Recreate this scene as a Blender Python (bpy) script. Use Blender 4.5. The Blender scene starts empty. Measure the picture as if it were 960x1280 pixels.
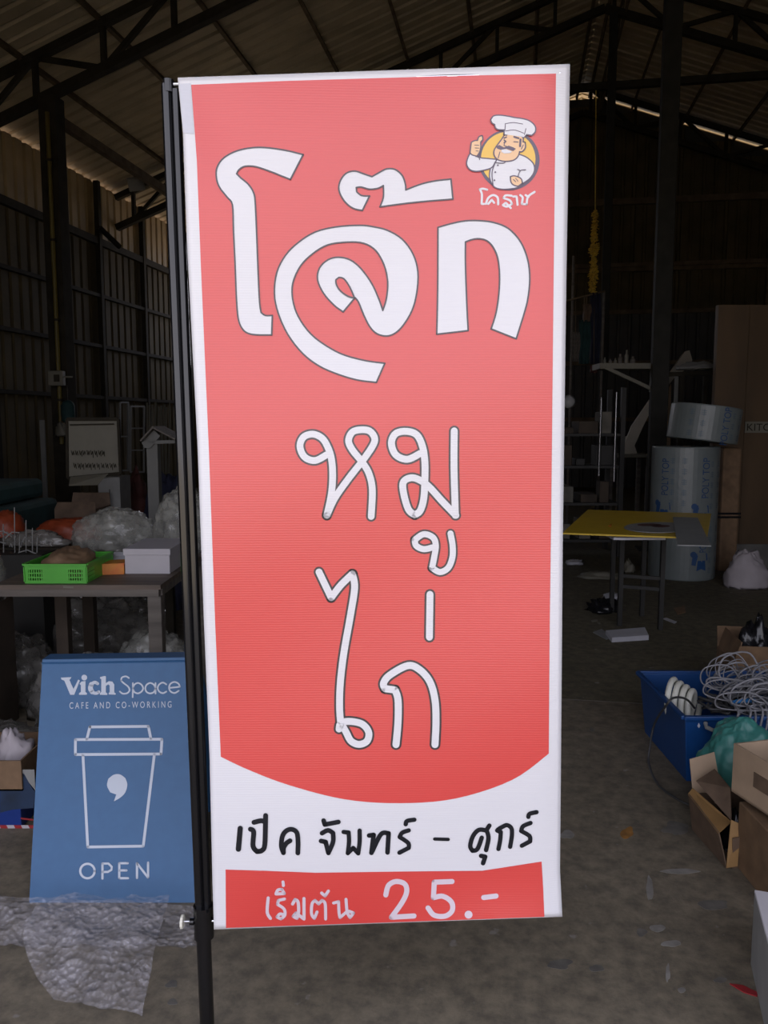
import bpy, math, random
from mathutils import Vector, Matrix, noise, geometry
random.seed(7)
C = bpy.context.scene.collection
SC = bpy.context.scene
R = math.radians
# ---------------------------------------------------------------- camera
F, PITCH, TH, EYE = 1000.0, R(6.3), R(9.6), 1.5
cam = bpy.data.objects.new('camera', bpy.data.cameras.new('camera')); C.objects.link(cam)
cam.location = (0, 0, EYE); cam.rotation_euler = (R(90) - PITCH, 0, 0)
cam.data.sensor_fit = 'VERTICAL'; cam.data.sensor_height = 36; cam.data.lens = 36 * F / 1280
cam.data.clip_start = 0.05; cam.data.clip_end = 300
SC.camera = cam
# ---------------------------------------------------------------- sky, exposure, door portal
W = bpy.data.worlds.new('sky'); SC.world = W; W.use_nodes = True
wn = W.node_tree; wn.nodes.clear()
wo = wn.nodes.new('ShaderNodeOutputWorld'); bg = wn.nodes.new('ShaderNodeBackground')
tc = wn.nodes.new('ShaderNodeTexCoord'); sp = wn.nodes.new('ShaderNodeSeparateXYZ')
rp = wn.nodes.new('ShaderNodeValToRGB')
wn.links.new(tc.outputs['Generated'], sp.inputs[0]); wn.links.new(sp.outputs['Z'], rp.inputs[0])
rp.color_ramp.elements[0].position = 0.0; rp.color_ramp.elements[0].color = (0.93, 0.91, 1.0, 1)
rp.color_ramp.elements[1].position = 0.7; rp.color_ramp.elements[1].color = (0.80, 0.82, 1.0, 1)
wn.links.new(rp.outputs[0], bg.inputs['Color']); bg.inputs['Strength'].default_value = 2.7
wn.links.new(bg.outputs[0], wo.inputs[0])
SC.view_settings.view_transform = 'Standard'; SC.view_settings.look = 'None'
SC.view_settings.exposure = -0.12; SC.view_settings.gamma = 1.0; SC.view_settings.use_curve_mapping = False

def B(X, Y, z):                                   # building frame -> world
    return Vector((X * math.cos(TH) + Y * math.sin(TH), -X * math.sin(TH) + Y * math.cos(TH), z))
FRONT_Y, OPEN_X0, OPEN_X1, OPEN_Z = -.18, -3.2, 3.8, 3.8
pl = bpy.data.lights.new('door_portal', 'AREA'); pl.shape = 'RECTANGLE'
pl.size = OPEN_X1 - OPEN_X0; pl.size_y = OPEN_Z; pl.cycles.is_portal = True
po = bpy.data.objects.new('door_portal', pl); C.objects.link(po)
po.location = B((OPEN_X0 + OPEN_X1) / 2, FRONT_Y - .02, OPEN_Z / 2); po.rotation_euler = (R(90), 0, -TH)
sl = bpy.data.lights.new('sun', 'SUN'); sl.energy = 13; sl.angle = R(2); sl.color = (1, .84, .62)
so = bpy.data.objects.new('sun', sl); C.objects.link(so); so.location = (0, 0, 20)
so.rotation_euler = Vector((-.50, .62, .95)).to_track_quat('Z', 'Y').to_euler()      # added behind the shed, back left, to warm roof and left wall
pl2 = bpy.data.lights.new('added_opening_portal', 'AREA'); pl2.shape = 'RECTANGLE'; pl2.size = 4.0; pl2.size_y = 2.9; pl2.cycles.is_portal = True  # portal for the unseen opening added in the back wall
po2 = bpy.data.objects.new('added_opening_portal', pl2); C.objects.link(po2)
po2.location = B(-5.5, 19.54, 4.33); po2.rotation_euler = (R(-90), 0, -TH)

# ---------------------------------------------------------------- pixel -> point in the place
def ray(px, py):
    u = (px - 480) / F; v = (640 - py) / F
    return Vector((u, math.cos(PITCH) + v * math.sin(PITCH), -math.sin(PITCH) + v * math.cos(PITCH)))
def A(px, py, z=None, y=None, Y=None, X=None):
    d = ray(px, py)
    if z is not None: t = (z - EYE) / d.z
    elif y is not None: t = y / d.y
    elif Y is not None: t = Y / (d.x * math.sin(TH) + d.y * math.cos(TH))
    else: t = X / (d.x * math.cos(TH) - d.y * math.sin(TH))
    p = d * t; p.z += EYE
    return p

# ---------------------------------------------------------------- materials
def mat(name, col, rough=.6, metal=0, var=.15, scale=8, bump=0, bscale=60, alpha=1, spec=.5, coat=0, col2=None, detail=4, stretch=None, emit=None):
    m = bpy.data.materials.new(name); m.use_nodes = True
    nt = m.node_tree; b = nt.nodes['Principled BSDF']
    b.inputs['Roughness'].default_value = rough; b.inputs['Metallic'].default_value = metal
    b.inputs['Specular IOR Level'].default_value = spec
    if coat: b.inputs['Coat Weight'].default_value = coat; b.inputs['Coat Roughness'].default_value = .35
    if alpha < 1: b.inputs['Alpha'].default_value = alpha
    t = nt.nodes.new('ShaderNodeTexCoord'); src = t.outputs['Object']
    if stretch:
        mp = nt.nodes.new('ShaderNodeMapping'); mp.inputs['Scale'].default_value = stretch
        nt.links.new(src, mp.inputs[0]); src = mp.outputs[0]
    n = nt.nodes.new('ShaderNodeTexNoise'); n.inputs['Scale'].default_value = scale; n.inputs['Detail'].default_value = detail
    nt.links.new(src, n.inputs['Vector'])
    cr = nt.nodes.new('ShaderNodeValToRGB')
    c2 = col2 if col2 else tuple(min(1, c * (1 + var)) for c in col)
    c1 = col if col2 else tuple(c * (1 - var) for c in col)
    cr.color_ramp.elements[0].position = .32; cr.color_ramp.elements[1].position = .68
    cr.color_ramp.elements[0].color = (*c1, 1); cr.color_ramp.elements[1].color = (*c2, 1)
    nt.links.new(n.outputs['Fac'], cr.inputs[0]); nt.links.new(cr.outputs[0], b.inputs['Base Color'])
    if bump:
        n2 = nt.nodes.new('ShaderNodeTexNoise'); n2.inputs['Scale'].default_value = bscale; n2.inputs['Detail'].default_value = 3
        nt.links.new(src, n2.inputs['Vector'])
        bp = nt.nodes.new('ShaderNodeBump'); bp.inputs['Strength'].default_value = bump; bp.inputs['Distance'].default_value = .01
        nt.links.new(n2.outputs['Fac'], bp.inputs['Height']); nt.links.new(bp.outputs[0], b.inputs['Normal'])
    if emit: b.inputs['Emission Color'].default_value = (*emit[0], 1); b.inputs['Emission Strength'].default_value = emit[1]
    return m
def s2l(r, g, b):
    f = lambda c: (c / 255 / 12.92) if c <= 10 else ((c / 255 + .055) / 1.055) ** 2.4
    return (f(r), f(g), f(b))
M = {}
vin = dict(rough=.36, spec=1.0, var=.01, scale=3)
M['vinyl_white'] = mat('vinyl_white', (.70, .695, .72), **vin)
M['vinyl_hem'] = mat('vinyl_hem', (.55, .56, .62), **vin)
M['vinyl_red'] = mat('vinyl_red', (.66, .052, .045), **vin)
M['vinyl_dark'] = mat('vinyl_dark', (.022, .012, .016), **vin)
M['vinyl_ink'] = mat('vinyl_ink', (.006, .007, .011), rough=.5, spec=.35)
M['vinyl_pink'] = mat('vinyl_pink', (.66, .57, .63), **vin)
M['vinyl_yellow'] = mat('vinyl_yellow', (.80, .48, .03), **vin)
M['vinyl_skin'] = mat('vinyl_skin', (.80, .50, .25), **vin)
M['vinyl_plum'] = mat('vinyl_plum', (.06, .03, .07), **vin)
for k in ('vinyl_white', 'vinyl_red', 'vinyl_hem'):          # fine horizontal weave of the scrim
    nt = M[k].node_tree; b = nt.nodes['Principled BSDF']
    t = nt.nodes.new('ShaderNodeTexCoord'); w = nt.nodes.new('ShaderNodeTexWave'); w.bands_direction = 'Z'
    w.inputs['Scale'].default_value = 60; w.inputs['Distortion'].default_value = .6
    bp = nt.nodes.new('ShaderNodeBump'); bp.inputs['Strength'].default_value = .12; bp.inputs['Distance'].default_value = .001
    nt.links.new(t.outputs['Object'], w.inputs[0]); nt.links.new(w.outputs['Fac'], bp.inputs['Height']); nt.links.new(bp.outputs[0], b.inputs['Normal'])
M['black_metal'] = mat('black_metal', (.006, .006, .007), .13, 0, .1, spec=.6)
M['chrome'] = mat('chrome', (.6, .6, .62), .25, 1, .05)
M['cream_plastic'] = mat('cream_plastic', (.72, .70, .6), .4)
M['sign_blue'] = mat('sign_blue', (.040, .125, .27), .55, var=.04, scale=30)
M['sign_blue_dark'] = mat('sign_blue_edge', (.035, .10, .22), .55, var=.04)
M['sign_grey'] = mat('sign_print', (.55, .60, .68), .55, var=.03)
M['steel_black'] = mat('steel_black', (.018, .017, .015), .6, 0, .2, 6)
M['dim_brown'] = mat('dim_brown', (.05, .036, .025), .8, 0, .3, 6)
M['dim_grey'] = mat('dim_grey', (.05, .05, .047), .8, 0, .3, 6)
M['dim_pale'] = mat('dim_pale', (.13, .12, .10), .8, 0, .3, 6)
M['pale_foam'] = mat('pale_foam', (.52, .48, .40), .6, 0, .05)
M['yard'] = mat('outside_yard', (.42, .34, .22), .9, 0, .15, 1)
M['steel_dark'] = mat('steel_dark', (.034, .029, .021), .75, 0, .25, 6, spec=.12)
M['steel_brown'] = mat('steel_brown', (.13, .097, .062), .7, 0, .25, 6, spec=.15)
M['steel_grey'] = mat('steel_grey', (.024, .023, .019), .7, 0, .2, 6, spec=.2)
M['roof'] = mat('roof_sheet', (.50, .42, .29), .6, 0, .2, 1.4, spec=.25, detail=8)
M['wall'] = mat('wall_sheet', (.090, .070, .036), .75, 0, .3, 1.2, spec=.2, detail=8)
M['wall_lit'] = mat('wall_sheet_lit', (.42, .31, .16), .6, .0, .2, 1.2)  # lighter copy of the wall colour, golden light of the upper strip painted in
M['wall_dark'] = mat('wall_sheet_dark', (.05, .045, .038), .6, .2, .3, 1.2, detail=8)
M['ply'] = mat('plywood', (.085, .05, .022), .6, 0, .25, 3, stretch=(1, 1, .25), detail=6)
M['concrete_low'] = mat('concrete_low', (.13, .125, .115), .85, 0, .25, 5, bump=.3)
M['wood_grey'] = mat('wood_grey', (.12, .105, .09), .7, 0, .3, 6, stretch=(.4, 4, 4), detail=8, bump=.2)
M['wood_top'] = mat('wood_top', (.12, .09, .07), .6, 0, .3, 5, stretch=(.6, 5, 4), detail=8)
M['green'] = mat('green_plastic', (.075, .40, .04), .4, 0, .06)
M['kraft'] = mat('kraft_paper', (.18, .11, .06), .75, 0, .2, 14, bump=.3, bscale=20)
M['kraft_light'] = mat('kraft_light', (.40, .29, .195), .75, 0, .1, 10, bump=.1)
M['kraft_orange'] = mat('kraft_orange', (.30, .17, .06), .7, 0, .12, 10, bump=.1)
M['kraft_dark'] = mat('kraft_dark', (.13, .085, .055), .75, 0, .25, 12, bump=.2)
M['orange'] = mat('orange_card', (.62, .15, .03), .5, 0, .2, 16, col2=(.62, .28, .03))
M['orange_bag'] = mat('orange_bag', (.26, .045, .015), .5, 0, .2, 14, bump=.6, bscale=18)
M['white_card'] = mat('white_card', (.46, .44, .47), .6, 0, .04)
M['white_paper'] = mat('white_paper', (.50, .50, .54), .7, 0, .06)
M['grey_paper'] = mat('grey_paper', (.24, .25, .25), .5, 0, .08)
M['white_cloth'] = mat('white_cloth', (.42, .38, .40), .8, 0, .08)
M['yellow'] = mat('yellow_board', (.62, .42, .02), .4, 0, .06)
M['blue_bin'] = mat('blue_bin', (.007, .055, .20), .4, 0, .1)
M['hose'] = mat('white_hose', (.66, .66, .58), .5, 0, .05)
M['cable_grey'] = mat('cable_grey', (.22, .22, .235), .5, 0, .1)
M['cable_dark'] = mat('cable_dark', (.05, .05, .05), .5, 0, .2)
M['cable_blue'] = mat('cable_blue', (.03, .2, .5), .4, 0, .1)
M['teal'] = mat('teal_plastic', (.05, .22, .19), .4, 0, .15, 12, bump=1.0, bscale=10)
M['teal_dark'] = mat('teal_cloth', (.012, .042, .042), .8, 0, .25)
M['navy'] = mat('navy_cloth', (.012, .014, .035), .8, 0, .25, bump=.4, bscale=12)
M['mint'] = mat('mint_card', (.50, .58, .48), .6, 0, .04)
M['black_plastic'] = mat('black_plastic', (.01, .01, .012), .25, 0, .1, bump=.5, bscale=14)
M['white_foam'] = mat('white_foam', (.60, .58, .60), .6, 0, .04)
M['grey_side'] = mat('grey_side', (.25, .25, .24), .6, 0, .08, 12)
M['cream'] = mat('cream_board', (.17, .16, .125), .6, 0, .08)
M['post_white'] = mat('post_white', (.14, .14, .13), .6, 0, .1)
M['gold'] = mat('gold_tinsel', (.95, .58, .10), .3, 0, .35, 60)
M['red'] = mat('red_tape', (.30, .02, .025), .5, 0, .1)
M['pink'] = mat('pink_bag', (.6, .1, .16), .5, 0, .2, 14)
M['pipe_yellow'] = mat('pipe_yellow', (.13, .10, .02), .5, 0, .1)
M['maroon'] = mat('maroon_cloth', (.09, .03, .025), .8, 0, .3)
M['print_blue'] = mat('print_blue', (.02, .07, .19), .5, 0, .1)
M['print_grey'] = mat('print_grey', (.12, .16, .19), .5, 0, .1)
M['foamwrap'] = mat('foam_wrap', (.175, .20, .20), .35, 0, .08, 5, bump=.15, bscale=30)
M['glass'] = mat('lamp_glass', (.5, .5, .5), .1, 0, .05, alpha=.5)
M['stain_orange'] = mat('stain_orange', (.30, .14, .03), .8, 0, .3, 30)
M['stain_pale'] = mat('stain_pale', (.25, .235, .21), .8, 0, .3, 18)
M['stain_dark'] = mat('stain_dark', (.125, .115, .10), .8, 0, .3, 18)
M['photo_dark'] = mat('box_print_dark', (.015, .02, .03), .35, 0, .1, 6, col2=(.03, .06, .13))
M['photo_blue'] = mat('box_print_blue', (.01, .035, .2), .35, 0, .2, 6)

def plastic(name, col, alpha, rough=.12, bump=.6, cell=None):
    m = bpy.data.materials.new(name); m.use_nodes = True; nt = m.node_tree; b = nt.nodes['Principled BSDF']
    b.inputs['Base Color'].default_value = (*col, 1); b.inputs['Roughness'].default_value = rough
    b.inputs['Specular IOR Level'].default_value = .9
    t = nt.nodes.new('ShaderNodeTexCoord'); n = nt.nodes.new('ShaderNodeTexNoise'); n.inputs['Scale'].default_value = 16; n.inputs['Detail'].default_value = 5
    nt.links.new(t.outputs['Object'], n.inputs['Vector'])
    mr = nt.nodes.new('ShaderNodeMapRange'); mr.inputs['From Min'].default_value = .35; mr.inputs['From Max'].default_value = .7
    mr.inputs['To Min'].default_value = alpha * .6; mr.inputs['To Max'].default_value = min(1, alpha * 1.5)
    nt.links.new(n.outputs['Fac'], mr.inputs['Value']); nt.links.new(mr.outputs[0], b.inputs['Alpha'])
    h = n.outputs['Fac']
    if cell:
        v = nt.nodes.new('ShaderNodeTexVoronoi'); v.inputs['Scale'].default_value = cell
        nt.links.new(t.outputs['Object'], v.inputs['Vector']); h = v.outputs['Distance']
    bp = nt.nodes.new('ShaderNodeBump'); bp.inputs['Strength'].default_value = bump; bp.inputs['Distance'].default_value = .01
    nt.links.new(h, bp.inputs['Height']); nt.links.new(bp.outputs[0], b.inputs['Normal'])
    return m
M['bubble'] = plastic('bubble_wrap', (.52, .50, .54), .26, .07, 1.0, 60)
M['clear'] = plastic('clear_plastic', (.40, .40, .36), .48, .10, 1.0)
M['clear_dense'] = plastic('clear_plastic_dense', (.22, .21, .19), .8, .13, 1.0)

# concrete floor
def concrete(name, c1, c2):
    m = bpy.data.materials.new(name); m.use_nodes = True; nt = m.node_tree; b = nt.nodes['Principled BSDF']
    N = nt.nodes.new; L = nt.links.new
    t = N('ShaderNodeTexCoord')
    n1 = N('ShaderNodeTexNoise'); n1.inputs['Scale'].default_value = 1.1; n1.inputs['Detail'].default_value = 8; n1.inputs['Roughness'].default_value = .65
    n2 = N('ShaderNodeTexNoise'); n2.inputs['Scale'].default_value = 16; n2.inputs['Detail'].default_value = 8; n2.inputs['Roughness'].default_value = .7
    n3 = N('ShaderNodeTexNoise'); n3.inputs['Scale'].default_value = 14; n3.inputs['Detail'].default_value = 4
    for n in (n1, n2, n3): L(t.outputs['Object'], n.inputs['Vector'])
    r1 = N('ShaderNodeValToRGB'); r1.color_ramp.elements[0].position = .3; r1.color_ramp.elements[1].position = .7
    r1.color_ramp.elements[0].color = (*c1, 1); r1.color_ramp.elements[1].color = (*c2, 1)
    L(n1.outputs['Fac'], r1.inputs[0])
    r2 = N('ShaderNodeValToRGB'); r2.color_ramp.elements[0].position = .38; r2.color_ramp.elements[1].position = .62
    r2.color_ramp.elements[0].color = (.55, .55, .56, 1); r2.color_ramp.elements[1].color = (1.18, 1.15, 1.1, 1)
    L(n2.outputs['Fac'], r2.inputs[0])
    mx = N('ShaderNodeMix'); mx.data_type = 'RGBA'; mx.blend_type = 'MULTIPLY'; mx.inputs[0].default_value = .8
    L(r1.outputs[0], mx.inputs[6]); L(r2.outputs[0], mx.inputs[7])
    r3 = N('ShaderNodeValToRGB'); r3.color_ramp.elements[0].position = .68; r3.color_ramp.elements[1].position = .73
    r3.color_ramp.elements[0].color = (0, 0, 0, 1); r3.color_ramp.elements[1].color = (.5, .5, .5, 1)
    L(n3.outputs['Fac'], r3.inputs[0])
    m2 = N('ShaderNodeMix'); m2.data_type = 'RGBA'; L(r3.outputs[0], m2.inputs[0]); L(mx.outputs[2], m2.inputs[6]); m2.inputs[7].default_value = (.34, .32, .3, 1)
    L(m2.outputs[2], b.inputs['Base Color'])
    b.inputs['Roughness'].default_value = .72; b.inputs['Specular IOR Level'].default_value = .3
    bp = N('ShaderNodeBump'); bp.inputs['Strength'].default_value = .25; bp.inputs['Distance'].default_value = .01
    L(n2.outputs['Fac'], bp.inputs['Height']); L(bp.outputs[0], b.inputs['Normal'])
    return m
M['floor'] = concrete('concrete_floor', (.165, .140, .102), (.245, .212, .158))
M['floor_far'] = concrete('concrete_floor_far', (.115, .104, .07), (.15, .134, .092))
M['ground'] = mat('outside_ground', (.36, .33, .27), .9, 0, .1, 1)

# ---------------------------------------------------------------- mesh helpers
ORG = {}
class MB:
    def __init__(s): s.v = []; s.f = []
    def add(s, vs, fs):
        o = len(s.v); s.v += [Vector(v) for v in vs]; s.f += [tuple(i + o for i in f) for f in fs]; return s
    def box(s, c, size, rot=None, bev=0):
        x, y, z = (q / 2 for q in size); c = Vector(c); rot = rot or Matrix.Identity(3)
        vs = [c + rot @ Vector((a * x, b * y, d * z)) for a in (-1, 1) for b in (-1, 1) for d in (-1, 1)]
        return s.add(vs, [(0, 1, 3, 2), (4, 6, 7, 5), (0, 4, 5, 1), (2, 3, 7, 6), (0, 2, 6, 4), (1, 5, 7, 3)])
    def span(s, x0, x1, y0, y1, z0, z1): return s.box(((x0 + x1) / 2, (y0 + y1) / 2, (z0 + z1) / 2), (x1 - x0, y1 - y0, z1 - z0))
    def bar(s, a, b, w, h, up=Vector((0, 0, 1))):
        a = Vector(a); b = Vector(b); d = (b - a); L = d.length; d.normalize()
        if abs(d.dot(up)) > .99: up = Vector((0, 1, 0))
        sx = d.cross(up).normalized(); sz = sx.cross(d)
        return s.box((a + b) / 2, (w, L, h), Matrix((sx, d, sz)).transposed())
    def tube(s, pts, r, n=8, cap=True):
        pts = [Vector(p) for p in pts]; rs = r if isinstance(r, (list, tuple)) else [r] * len(pts)
        o = len(s.v); pu = None
        for i, p in enumerate(pts):
            d = (pts[min(i + 1, len(pts) - 1)] - pts[max(i - 1, 0)]).normalized()
            if pu is None: pu = d.orthogonal().normalized()
            pu = (pu - d * pu.dot(d)); pu = pu.normalized() if pu.length > 1e-6 else d.orthogonal().normalized()
            q = d.cross(pu)
            for k in range(n):
                a = 2 * math.pi * k / n; s.v.append(p + (pu * math.cos(a) + q * math.sin(a)) * rs[i])
        for i in range(len(pts) - 1):
            for k in range(n):
                a = o + i * n + k; b = o + i * n + (k + 1) % n; s.f.append((a, b, b + n, a + n))
        if cap:
            s.f.append(tuple(o + k for k in reversed(range(n)))); e = o + (len(pts) - 1) * n; s.f.append(tuple(e + k for k in range(n)))
        return s
    def cyl(s, a, b, r, n=16): return s.tube([a, b], r, n)
    def slab(s, poly, th, nrm=None):                 # a planar polygon given thickness
        poly = [Vector(p) for p in poly]; n = nrm or (poly[1] - poly[0]).cross(poly[2] - poly[0]).normalized()
        k = len(poly); o = [p - n * th for p in poly]
        return s.add(poly + o, [tuple(range(k)), tuple(reversed(range(k, 2 * k)))] + [(i, i + k, (i + 1) % k + k, (i + 1) % k) for i in range(k)])
    def build(s, name, m, parent=None, smooth=False, weld=False, bevel=0):
        o3 = ORG.get(parent.name, Vector()) if parent else Vector()
        me = bpy.data.meshes.new(name); me.from_pydata([v - o3 for v in s.v], [], s.f); me.validate(); me.update()
        me.materials.append(M[m] if isinstance(m, str) else m)
        if smooth: me.shade_smooth()
        o = bpy.data.objects.new(name, me); C.objects.link(o)
        if parent: o.parent = parent
        ORG[o.name] = o3
        if bevel:
            b = o.modifiers.new('bevel', 'BEVEL'); b.width = bevel; b.segments = 2; b.limit_method = 'ANGLE'
        return o
def tag(o, label=None, cat=None, group=None, kind=None):
    if label: o['label'] = label
    if cat: o['category'] = cat
    if group: o['group'] = group
    if kind: o['kind'] = kind
    return o
def thing(name, loc, label, cat, group=None, rz=0):
    o = bpy.data.objects.new(name, None); C.objects.link(o); o.location = loc; o.rotation_euler = (0, 0, rz)
    o.empty_display_size = .1; ORG[o.name] = Vector(loc) if rz == 0 else Vector(); return tag(o, label, cat, group)
def struct(name):
    o = bpy.data.objects.new(name, None); C.objects.link(o); o.rotation_euler = (0, 0, -TH); ORG[o.name] = Vector(); return tag(o, kind='structure')
def inst(me, name, parent, loc, rot=None, scale=None):
    o = bpy.data.objects.new(name, me); C.objects.link(o); o.parent = parent; o.location = loc
    if rot: o.rotation_euler = rot
    if scale: o.scale = scale
    return o
def rotz(a): return Matrix.Rotation(a, 3, 'Z')
def spline(pts, n=8, closed=False):
    P = [Vector(p) for p in pts]
    if len(P) < 3 and not closed: return P
    out = []; k = len(P)
    rng = range(k) if closed else range(k - 1)
    for i in rng:
        if closed: p0, p1, p2, p3 = P[(i - 1) % k], P[i], P[(i + 1) % k], P[(i + 2) % k]
        else: p0, p1, p2, p3 = P[max(i - 1, 0)], P[i], P[i + 1], P[min(i + 2, k - 1)]
        for j in range(n):
            t = j / n
            out.append(.5 * ((2 * p1) + (p2 - p0) * t + (2 * p0 - 5 * p1 + 4 * p2 - p3) * t * t + (3 * p1 - p0 - 3 * p2 + p3) * t ** 3))
    if not closed: out.append(P[-1])
    return out

# ---------------------------------------------------------------- flat print on a surface
def fill(mb, poly, S, off, grid=22):
    P = [Vector((p[0], p[1])) for p in poly]; n = len(P)
    xs = [p.x for p in P]; ys = [p.y for p in P]; pts = list(P)
    gx = min(xs) + grid / 2
    while gx < max(xs):
        gy = min(ys) + grid / 2
        while gy < max(ys):
            inside = False
            for i in range(n):
                a, b = P[i], P[(i + 1) % n]
                if (a.y > gy) != (b.y > gy) and gx < (b.x - a.x) * (gy - a.y) / (b.y - a.y) + a.x: inside = not inside
            if inside: pts.append(Vector((gx, gy)))
            gy += grid
        gx += grid
    r = geometry.delaunay_2d_cdt(pts, [(i, (i + 1) % n) for i in range(n)], [], 1, 1e-4)
    vs = [S(v.x, v.y, off) for v in r[0]]
    fs = []
    for f in r[2]:
        a, b, c = r[0][f[0]], r[0][f[1]], r[0][f[2]]
        f = tuple(f) if (b - a).cross(c - a) < 0 else tuple(reversed(f))
        fs.append(f)
    return mb.add(vs, fs)
def densify(poly, step=20):
    out = []
    for i in range(len(poly)):
        a = Vector(poly[i][:2]); b = Vector(poly[(i + 1) % len(poly)][:2]); k = max(1, int((b - a).length / step))
        for j in range(k): out.append(a.lerp(b, j / k))
    return out
def disc(mb, c, r, S, off, n=14):
    vs = [S(c[0] + r * math.cos(2 * math.pi * k / n), c[1] - r * math.sin(2 * math.pi * k / n), off) for k in range(n)]
    mb.add(vs, [tuple(range(n))])
def stroke(mb, pts, w, S, off, smooth=True, closed=False):
    P = [Vector((p[0], p[1])) for p in pts]
    segs = []; cur = [P[0]]
    if closed: P = P + [P[0]]
    cur = [P[0]]
    for i in range(1, len(P) - 1):
        cur.append(P[i])
        a = (P[i] - P[i - 1]); b = (P[i + 1] - P[i])
        if a.length > 0 and b.length > 0 and a.angle(b) > R(62): segs.append(cur); cur = [P[i]]
    cur.append(P[-1]); segs.append(cur)
    for sg in segs:
        q = spline([(p.x, p.y, 0) for p in sg], 6) if (smooth and len(sg) > 2) else [Vector((p.x, p.y, 0)) for p in densify_open(sg)]
        vs = []
        for i, p in enumerate(q):
            d = (q[min(i + 1, len(q) - 1)] - q[max(i - 1, 0)]).normalized(); n = Vector((-d.y, d.x, 0)) * (w / 2)
            vs += [S(p.x + n.x, p.y + n.y, off), S(p.x - n.x, p.y - n.y, off)]
        mb.add(vs, [(2 * i, 2 * i + 2, 2 * i + 3, 2 * i + 1) for i in range(len(q) - 1)])
        disc(mb, q[0], w / 2, S, off); disc(mb, q[-1], w / 2, S, off)
def densify_open(sg, step=14):
    out = []
    for a, b in zip(sg, sg[1:]):
        k = max(1, int((b - a).length / step))
        for j in range(k): out.append(a.lerp(b, j / k))
    out.append(sg[-1]); return out
def text_mesh(txt):
    cu = bpy.data.curves.new('t', 'FONT'); cu.body = txt; o = bpy.data.objects.new('t', cu); C.objects.link(o)
    bpy.context.view_layer.update()
    me = bpy.data.meshes.new_from_object(o.evaluated_get(bpy.context.evaluated_depsgraph_get()))
    vs = [(v.co.x, v.co.y) for v in me.vertices]; fs = [tuple(p.vertices) for p in me.polygons]
    bpy.data.objects.remove(o); bpy.data.curves.remove(cu); bpy.data.meshes.remove(me)
    x0 = min(v[0] for v in vs); x1 = max(v[0] for v in vs); y0 = min(v[1] for v in vs); y1 = max(v[1] for v in vs)
    return [((v[0] - x0) / (x1 - x0), (v[1] - y0) / (y1 - y0)) for v in vs], fs
def text_map(mb, txt, fn):
    vs, fs = text_mesh(txt); return mb.add([fn(u, v) for u, v in vs], fs)

def bxy(p): return (p.x * math.cos(TH) - p.y * math.sin(TH), p.x * math.sin(TH) + p.y * math.cos(TH))
# ================================================================ BUILDING SHELL
XL, XR, YB, XRIDGE, SL = -7.5, 10.0, 19.5, 1.25, .36
EAVE = 5.80
def roofz(X): return EAVE + SL * (X - XL) if X <= XRIDGE else EAVE + SL * (XRIDGE - XL) - SL * (X - XRIDGE)
def corr_mesh(name, W_, L_, pitch, depth, m, along='y'):   # sheet: ribs run along L
    mb = MB(); prof = []; n = int(round(W_ / pitch))
    for i in range(n):
        x = i * pitch
        prof += [(x, 0), (x + pitch * .66, 0), (x + pitch * .72, depth), (x + pitch * .94, depth)]
    prof.append((W_ + .012, 0)); t = .002
    k = len(prof)
    vs = [(x, 0, z) for x, z in prof] + [(x, L_, z) for x, z in prof]
    vs += [(x, 0, z + t) for x, z in prof] + [(x, L_, z + t) for x, z in prof]
    fs = []
    for i in range(k - 1):
        fs.append((i, i + k, i + k + 1, i + 1)); fs.append((2 * k + i, 2 * k + i + 1, 3 * k + i + 1, 3 * k + i))
    me = bpy.data.meshes.new(name); me.from_pydata(vs, [], fs); me.materials.append(M[m]); me.update(); return me

# floor: two pours with a joint, outside apron
fl = struct('floor')
J = 4.35
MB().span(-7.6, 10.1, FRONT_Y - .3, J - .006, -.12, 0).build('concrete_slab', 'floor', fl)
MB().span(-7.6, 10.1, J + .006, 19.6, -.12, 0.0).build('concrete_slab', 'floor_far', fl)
MB().span(-7.6, 10.1, J - .006, J + .006, -.12, -.001).build('joint_filler', 'stain_pale', fl)
g = struct('ground')
MB().span(-40, 40, -60, FRONT_Y - .3, -.14, -.02).build('apron', 'ground', g)
MB().span(-60, -7.62, FRONT_Y - .3, 60, -.14, -.05).build('side_yard', 'wood_top', g)
MB().span(-7.62, 40, 19.62, 60, -.14, -.05).build('yard', 'yard', g)

# roof sheets
ce = struct('ceiling')
LEFT_L = (XRIDGE - XL + .9) / math.cos(math.atan(SL)); ang = math.atan(SL)
sheet = corr_mesh('roof_sheet', 1.0, LEFT_L, .25, .05, 'roof')
Y0 = FRONT_Y - .2
for i in range(21):
    # left slope: local x -> building Y, local y -> up the slope (+X)
    o = inst(sheet, 'roof_sheet', ce, (0, 0, 0))
    ex = Vector((0, 1, 0)); ey = Vector((math.cos(ang), 0, math.sin(ang))); ez = ex.cross(ey)
    mt = Matrix((ex, ey, -ez)).transposed().to_4x4(); mt.translation = Vector((XL - .9, Y0 + i, EAVE - .9 * SL)); o.matrix_local = mt
    o = inst(sheet, 'roof_sheet', ce, (0, 0, 0))
    ey = Vector((-math.cos(ang), 0, math.sin(ang))); ez = ex.cross(ey)
    mt = Matrix((ex, ey, ez)).transposed().to_4x4(); mt.translation = Vector((XR + .9, Y0 + i, EAVE - .9 * SL)); o.matrix_local = mt
MB().bar((XRIDGE, Y0, roofz(XRIDGE) + .05), (XRIDGE, Y0 + 21, roofz(XRIDGE) + .05), .5, .02).build('ridge_cap', 'roof', ce)
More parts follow.
